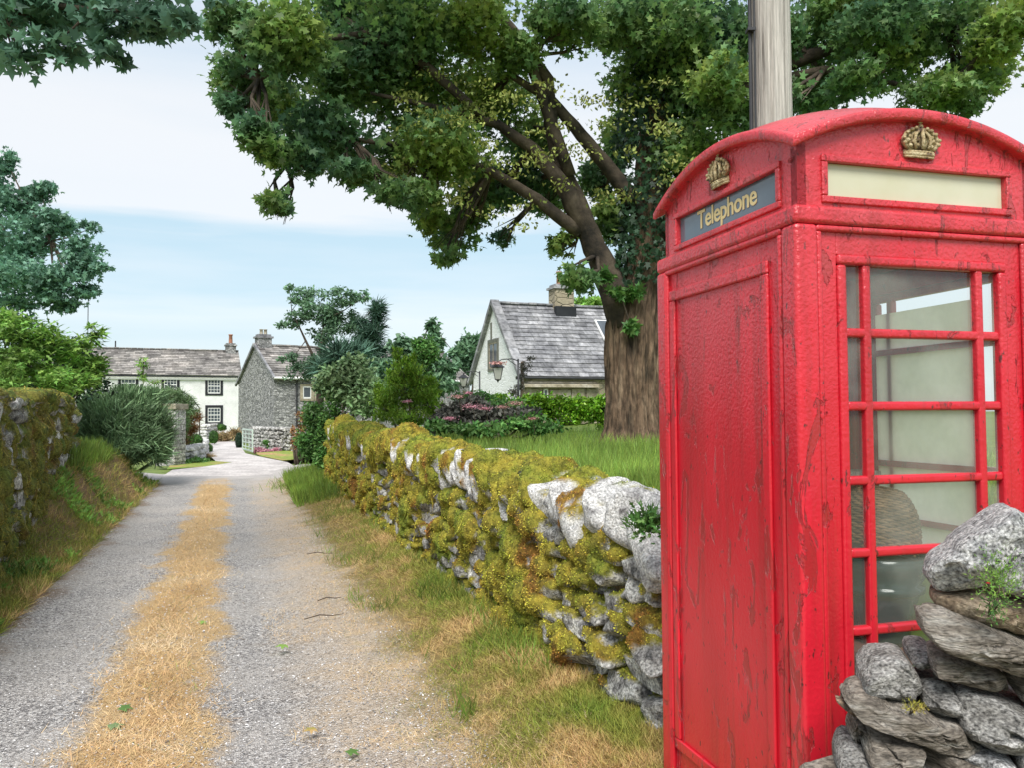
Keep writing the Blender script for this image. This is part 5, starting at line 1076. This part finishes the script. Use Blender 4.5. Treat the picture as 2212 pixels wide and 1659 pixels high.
# mid tree at the left edge
plant('roadside_tree', 'blue-green tree at the left edge behind the bushes', 'tree', bp(-60, 26, 0), [E(-30, 400, 26, 60, 70), E(40, 430, 26, 60, 45), E(90, 410, 26, 35, 25), E(30, 510, 25.5, 90, 60), E(120, 480, 25.5, 50, 30), E(175, 545, 25, 45, 40), E(150, 600, 25, 60, 45), E(60, 600, 25, 90, 55), E(200, 490, 25, 25, 12), E(205, 575, 25, 30, 14), E(120, 650, 25, 50, 25), E(20, 670, 25, 60, 40), E(-40, 560, 26, 60, 130), E(15, 350, 26, 22, 28), E(190, 630, 25, 25, 15)], 'maple', .15, M_tealleaf, 17000, trunk=[(tp((-60, 920, 26), (-50, 760, 26), (-30, 640, 26), (40, 560, 25.7), (110, 520, 25.5)), [.35, .28, .22, .1, .04])], nsub=22, spread=.2, bark=M_limb)
plant('elder_bush', 'bright green elder bush rising over the left mossy wall', 'bush', bp(60, 15, 1.0), [E(40, 720, 15, 60, 40), E(110, 740, 15, 50, 40), E(0, 690, 15, 45, 20), E(170, 770, 15.3, 45, 40), E(60, 790, 14.7, 80, 40), E(140, 820, 14.8, 60, 35), E(-10, 800, 14.5, 60, 60), E(205, 720, 15.6, 16, 25), E(205, 800, 15.5, 20, 40)], 'spray', .17, M_bright, 6500, nsub=20, spread=.22, up=.9)
plant('dark_shrub', 'dark green shrub under the elder bush behind the wall', 'bush', bp(100, 16.5, .9), [E(120, 830, 16.5, 90, 45), E(30, 840, 16.5, 70, 40), E(190, 810, 16.8, 40, 50), E(110, 770, 16.8, 80, 40)], 'oval', .10, M_dark, 4500, nsub=18)  # darker leaf colour than the elder
plant('small_conifer', 'little feathery green conifer at the left edge above the mossy wall', 'bush', bp(25, 13, 1.2), [E(20, 835, 12.6, 40, 20), E(10, 815, 12.6, 28, 22), E(25, 795, 12.6, 12, 14)], 'spray', .12, M_bright, 1100, nsub=14)
# feathery broom: needles sweeping up and out from the base
def sweeping(name, label, base, cl, n, size, mt, lean, cat='bush'):
    root = empty(name, base, 0, label, cat); P_ = []; 
    for c, r, w in cl:
        p, sub = clump_points(c, r, 26, int(n * w / sum(x[2] for x in cl)), .22, .6); P_.append(p)
    p = np.concatenate(P_); k = len(p); out_ = p - (np.array(base) + np.array([0, .3, .25])); out_ /= np.linalg.norm(out_, axis=1, keepdims=True)
    tn = out_ + np.array(lean) + rsph(k) * .28
    scatter('crown', 'needle', p, RNG.uniform(.6, 1.3, k) * size, rsph(k) + np.array([0, -.3, .4]), tn, mt, root, rel=base)
    q = MB()
    for i in range(70):
        v = Vector(p[RNG.integers(k)]) - Vector(base); q.tube([(0, 0, 0), v * .5 + Vector((0, 0, .12)), v], [.016, .009, .003], 4, False)
    q.build('stems', M_twig, root); return root
bb = bp(285, 18.3, .5)
sweeping('broom_bush', 'large dark green feathery broom bush leaning over the left verge', bb, [E(270, 920, 18.3, 80, 60), E(325, 935, 18, 40, 55), E(225, 890, 18.5, 60, 50), E(205, 950, 18, 45, 45), E(290, 865, 18.5, 50, 30), E(270, 970, 17.8, 70, 28), E(345, 975, 18, 20, 28)], 30000, .22, M_broom, (.25, 0, .25))
plant('wild_sapling', 'slim sapling with bright leaves above the broom bush', 'plant', bp(308, 21, .3), [E(311, 782, 21, 12, 14), E(308, 808, 21, 14, 14), E(318, 845, 21, 26, 12), E(330, 825, 21, 18, 6), E(300, 868, 21, 20, 18), E(340, 880, 21, 18, 22)], 'spray', .13, M_bright, 700, trunk=[(tp((306, 950, 21), (308, 860, 21), (311, 775, 21)), [.02, .014, .005])], nsub=8)
plant('climbing_shrub', 'tangled grey-green climber mounded over the stone pier', 'bush', bp(370, 26, .1), [E(365, 856, 26, 32, 14), E(395, 870, 26, 20, 16), E(340, 850, 26, 14, 10), E(400, 900, 26, 10, 30), E(412, 885, 26.2, 14, 10)], 'needle', .20, M_willow, 3200, nsub=16)
plant('rusty_climber', 'rust-brown withered climber hanging beside the stone pier', 'bush', bp(405, 27, .1), [E(402, 920, 27, 14, 25), E(415, 905, 27, 14, 18), E(420, 935, 27, 10, 18), E(398, 945, 27, 10, 16)], 'needle', .2, M_rust, 1800, nsub=10)
def topiary(px, py, d, rx, ry, label, mt, n=1500, name='clipped_bush', grp='clipped bushes around the yard', sz=.055, cat='bush'):
    k = d / FPX; c = P(px, py, d); base = (c.x, c.y, c.z - ry * k); root = empty(name, base, 0, label, cat, grp)
    v = rsph(n); v = np.sign(v) * np.abs(v) ** .85; v *= (1 + .07 * (fbm(v * 2.5 + px, 3, 3) - .5)[:, None]); p = v * np.array([rx * k, rx * k, ry * k]) * RNG.uniform(.86, 1.02, (n, 1)) + np.array([0, 0, ry * k])
    scatter('foliage', 'oval', p, RNG.uniform(.7, 1.3, n) * sz, v + rsph(n) * .7, rsph(n), mt, root)
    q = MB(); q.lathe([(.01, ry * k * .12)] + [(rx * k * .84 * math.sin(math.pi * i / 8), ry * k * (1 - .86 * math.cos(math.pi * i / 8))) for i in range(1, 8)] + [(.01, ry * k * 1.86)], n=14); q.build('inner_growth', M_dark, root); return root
topiary(376, 951, 27, 13, 20, 'left of two lime-yellow bushes above the curved low wall', M_lime)
topiary(391, 947, 27.6, 11, 17, 'right of two lime-yellow bushes above the curved low wall', M_lime)
topiary(419, 953, 28.5, 16.5, 14, 'round deep green clipped bush on the curved low wall', M_box, 2200)
topiary(448, 971, 33, 10.5, 10.5, 'dark rounded bush at the end of the curved low wall', M_box)
topiary(461, 945, 40, 9.5, 14, 'tall barrel-shaped clipped bush at the far end of the track', M_box)
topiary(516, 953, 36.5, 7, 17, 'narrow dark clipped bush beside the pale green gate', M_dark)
topiary(475, 925, 60, 13, 7.5, 'wide dark bush under the lower window of the white house', M_box, sz=.09)
topiary(612, 965, 37, 9, 13, 'small dark shrub against the rough stone wall', M_box)
plant('tall_grasses', 'pale dry ornamental grasses before the white house', 'plant', T(G(490, 950)), [E(480, 944, 44, 14, 9), E(503, 942, 44, 13, 10), E(508, 934, 45, 10, 5)], 'needle', .3, M_tan, 1600, nsub=12)
plant('flower_bed', 'low pink flowering plants in front of the rough stone wall', 'flowers', T(G(572, 982)), [E(566, 976, 33, 20, 8), E(590, 974, 33, 12, 9), E(556, 972, 33, 8, 6)], 'oval', .075, M_pink, 1500, nsub=14, stems=False)
plant('green_herb', 'bright green clump among the pink flowers', 'plant', T(G(580, 972)), [E(580, 962, 34, 13, 9)], 'oval', .09, M_mid, 500, nsub=8)
plant('border_plants', 'low leafy plants along the foot of the curved wall', 'plants', T(G(410, 1010)), [E(385, 1000, 25.5, 20, 8), E(415, 998, 26, 25, 8), E(440, 998, 26.5, 12, 5)], 'oval', .10, M_mid, 1500, nsub=16, stems=False)
plant('dry_border', 'brown dry stalks at the corner of the curved wall', 'plant', T(G(450, 990)), [E(446, 987, 29, 16, 5)], 'needle', .12, M_tan, 500, nsub=8, stems=False)
# right of the lane, beyond the wall
plant('holly_hedge', 'dense glossy green hedge bush at the far end of the mossy wall', 'bush', bp(690, 20.5, 0), [E(690, 900, 20.5, 35, 40), E(672, 950, 20.3, 28, 45), E(705, 960, 20, 28, 50), E(720, 900, 20, 30, 40), E(735, 850, 20.3, 30, 30), E(700, 1005, 20, 28, 18)], 'oval', .095, M_mid, 9000, nsub=26)
plant('woody_hedge', 'rust-tinged woody bush with bare stems beside the yard', 'bush', bp(645, 22.5, 0), [E(645, 935, 22.5, 14, 20), E(655, 900, 22.5, 14, 16), E(640, 960, 22.5, 12, 24)], 'oval', .08, M_rust, 900, nsub=10, trunk=[(tp((640, 1010, 22.5), (634, 965, 22.5), (645, 920, 22.5)), [.05, .04, .01]), (tp((650, 1010, 22.5), (654, 960, 22.5), (640, 925, 22.5)), [.05, .04, .01]), (tp((645, 1010, 22.4), (640, 975, 22.4), (658, 935, 22.4)), [.04, .03, .01])])
n = 5000; c_ = G(650, 1035); p = np.stack([c_.x + RNG.normal(size=n) * .2 + .45, c_.y + RNG.normal(size=n) * 1.3, np.full(n, .08)], 1)
tag(scatter('long_grass', 'blade', p, RNG.uniform(.1, .28, n), rsph(n), rsph(n) * .7 + np.array([0, 0, 1.2]), M_grass), 'lush green grass where the lane meets the yard', 'grass', kind='stuff')
n = 4200; w = RNG.uniform(.95, 1.65, n); s = RNG.uniform(14, 20.5, n); tag(grass_obj('far_verge_grass', M_grass, w + .02 * (s - 14), s, RNG.uniform(.12, .28, n), .7), 'taller green verge grass at the far end of the mossy wall', 'grass')
n = 5200; s = RNG.uniform(13.6, 17.5, n); w = RNG.uniform(-3.3, -2.2, n); tag(grass_obj('far_bank_grass', M_grass, w, s, RNG.uniform(.15, .35, n), .6), 'fresh green grass at the foot of the broom bush', 'grass')
plant('airy_tree', 'light airy tree with thin stems in front of the grey stone house', 'tree', bp(690, 25, 0), [E(650, 640, 25, 35, 20), E(690, 660, 25, 50, 40), E(740, 640, 25, 40, 25), E(785, 640, 25, 15, 15), E(640, 690, 25, 35, 25), E(700, 720, 25, 45, 40), E(650, 800, 24.5, 35, 25), E(625, 775, 24.5, 25, 15), E(745, 690, 25.5, 35, 35), E(625, 620, 25, 12, 12), E(690, 780, 25, 40, 35), E(610, 700, 25, 16, 10)], 'oval', .10, M_bluegreen, 8500, trunk=[(tp((690, 960, 25), (690, 840, 25), (692, 760, 25), (700, 690, 25)), [.12, .10, .07, .02]), (tp((692, 800, 25), (660, 735, 25), (630, 670, 25)), [.05, .035, .01])], nsub=22, spread=.17, bark=M_limb)
plant('dark_conifer', 'dark spiky conifer behind the light airy tree', 'tree', bp(795, 27, 0), [E(815, 675, 27, 12, 25), E(800, 720, 27, 28, 25), E(790, 760, 27, 40, 30), E(800, 800, 27, 40, 30), E(770, 700, 27, 14, 16)], 'needle', .34, M_pine, 8000, trunk=[(tp((795, 900, 27), (805, 760, 27), (817, 650, 27)), [.14, .08, .01])], nsub=26, spread=.17)
plant('palm_like_yucca', 'spiky dark green fan of leaves low beside the airy tree', 'plant', bp(740, 23.5, .6), [E(740, 770, 23.5, 40, 22), E(710, 790, 23.5, 20, 14)], 'needle', .5, M_pine, 1500, nsub=8)
plant('willow_shrub', 'soft grey-green shrub above the far end of the mossy wall', 'bush', bp(760, 20, .9), [E(760, 830, 20, 55, 45), E(800, 860, 19.5, 45, 45), E(730, 810, 20, 40, 30), E(700, 830, 20.3, 30, 30), E(770, 790, 20, 30, 25)], 'oval', .12, M_willow, 6000, nsub=26)
plant('arching_shrub', 'tall arching shrub with drooping leaf sprays right of the conifer', 'tree', bp(880, 22, .9), [E(860, 740, 22, 22, 26), E(845, 790, 22, 40, 30), E(900, 780, 22, 40, 45), E(935, 740, 22, 22, 30), E(935, 700, 22, 10, 22), E(965, 790, 22, 25, 26), E(870, 830, 22, 45, 30), E(980, 760, 22, 10, 14), E(945, 830, 22, 40, 30)], 'oval', .17, M_bluegreen, 6000, trunk=[(tp((890, 930, 22), (890, 800, 22), (930, 690, 22)), [.06, .04, .01])], nsub=26, spread=.2, hang=1.2)
plant('columnar_bush', 'upright rounded green bush behind the golden conifer', 'bush', bp(925, 19, 1.0), [E(925, 780, 19, 22, 45), E(915, 830, 19, 26, 40), E(905, 745, 19, 12, 18)], 'oval', .09, M_mid, 4200, nsub=22)
plant('golden_conifer', 'golden green feathery conifer rising behind the mossy wall', 'bush', bp(880, 14.5, 1.0), [E(870, 850, 14.5, 48, 45), E(835, 885, 14.5, 30, 32), E(872, 800, 14.5, 26, 35), E(918, 870, 14.5, 38, 36), E(880, 905, 14.3, 55, 22), E(858, 765, 14.5, 11, 18), E(905, 815, 14.5, 20, 24), E(945, 890, 14.4, 20, 24), E(820, 850, 14.7, 14, 26), E(935, 840, 14.6, 16, 26), E(890, 780, 14.6, 8, 20), E(845, 820, 14.6, 16, 22)], 'spray', .085, M_gold, 9000, nsub=30, spread=.2, up=.5, hang=-1.2)
plant('distant_tree', 'round dark green tree left of the cottage gable', 'tree', bp(1010, 62, .5), [E(1010, 765, 62, 32, 40), E(1000, 810, 62, 30, 25), E(1030, 740, 62, 18, 18)], 'oval', .35, M_bluegreen, 5200, nsub=40, spread=.17)
plant('light_tree_behind', 'light green tree behind the cottage roof by the sycamore trunk', 'tree', bp(1290, 50, .5), [E(1265, 655, 50, 35, 16), E(1300, 670, 50, 40, 18)], 'oval', .3, M_bright, 1600, nsub=24, spread=.2, trunk=[(tp((1300, 900, 50), (1290, 690, 50)), [.2, .1])])
plant('elder_shrub', 'dark purple-leaved elder shrub behind the mossy wall', 'bush', bp(1020, 11.5, 1.2), [E(985, 900, 11.5, 45, 26), E(1050, 905, 11.5, 55, 26), E(1110, 910, 11.5, 45, 24), E(1020, 880, 11.7, 40, 20), E(950, 915, 11.5, 30, 20), E(1140, 895, 11.6, 25, 14)], 'oval', .07, M_purple, 7000, nsub=26, up=.5, stems=False)
plant('mixed_undergrowth', 'mid green undergrowth between the elder shrub and the hedge', 'bush', bp(1080, 13, 1.25), [E(1080, 885, 13, 70, 22), E(1020, 862, 14, 40, 16), E(1130, 915, 11.3, 50, 20), E(1170, 928, 11.2, 40, 14), E(1040, 925, 10.6, 60, 14), E(950, 922, 10.8, 30, 14)], 'oval', .07, M_mid, 5600, nsub=24)
for i, (px, py, d, r_, lab, mt) in enumerate([(1020, 878, 10.9, 22, 'largest pink elder flower head near the middle', M_pink), (1048, 884, 10.8, 14, 'pink flower head right of the largest one', M_pink), (990, 858, 11, 14, 'flat faded flower head at the top left', M_palepink), (972, 905, 10.8, 13, 'small pink flower head low on the left', M_pink), (1112, 872, 11, 18, 'flat faded flower head before the hedge', M_palepink), (1085, 880, 11, 14, 'small faded flower head right of the pink ones', M_palepink), (1150, 905, 10.8, 10, 'rightmost pale flower head against the hedge', M_palepink), (1012, 850, 11.2, 9, 'tiny pink flower head above the rest', M_pink), (880, 868, 12.5, 10, 'pink bloom beside the golden conifer', M_pink)]):
    k = d / FPX; c = P(px, py, d); n = 260; p = np.stack([RNG.normal(size=n) * r_ * k * .5, RNG.normal(size=n) * r_ * k * .5, RNG.normal(size=n) * r_ * k * .13], 1)
    o = empty('elder_bloom', (c.x, c.y, c.z), 0, lab, 'flower', 'elder flower heads behind the mossy wall'); scatter('petals', 'oval', p, RNG.uniform(.012, .028, n), rsph(n) * .6 + np.array([0, 0, 1]), rsph(n), mt, o); q = MB(); q.tube([(0, 0, 0), (.02, .05, -.10), (.03, .1, -.2)], [.004, .005, .006], 5); q.build('stem', M_twig, o)
cl_ = [E(px, 888 - (6 if px < 1200 else 0), 19 - .003 * (px - 1130), 26, 33) for px in range(1140, 1305, 18)]
plant('laurel_hedge', 'clipped laurel hedge with yellow-green tops in front of the cottage', 'hedge', bp(1215, 19, 1.3), cl_ + [E(1310, 905, 18.5, 25, 30)], 'oval', .085, M_hedge, 11000, nsub=22, spread=.2)
plant('yellow_green_shrub', 'small yellow-green shrub below the lanterns', 'bush', bp(1080, 19, 1.3), [E(1085, 866, 19, 30, 13), E(1040, 872, 19, 26, 12)], 'oval', .08, M_hedge, 1700, nsub=16)  # yellow-green leaf colour shared with the laurel hedge
sp_ = [(T(P(1125 + 14 * math.sin(i), 770 + 24 * i, 24)), (.14, .12, .18), 1.) for i in range(4)]
plant('climbing_rose', 'purplish climber on the corner of the cottage', 'plant', bp(1130, 24, 1.2), [E(1133, 790, 24, 16, 12), E(1125, 815, 24, 12, 14), E(1118, 845, 24, 18, 16), E(1145, 775, 24, 10, 8)], 'oval', .06, M_purple, 1100, nsub=12, trunk=[(tp((1126, 900, 24), (1127, 840, 24), (1128, 780, 24)), [.05, .05, .05])], bark=M_twig)
plant('hanging_basket', 'flowers and leaves gathered on top of the front lantern', 'flowers', T(P(1075, 784, 20.9)), [E(1075, 783, 20.9, 15, 3.5)], 'oval', .05, M_palepink, 220, nsub=8, stems=False)
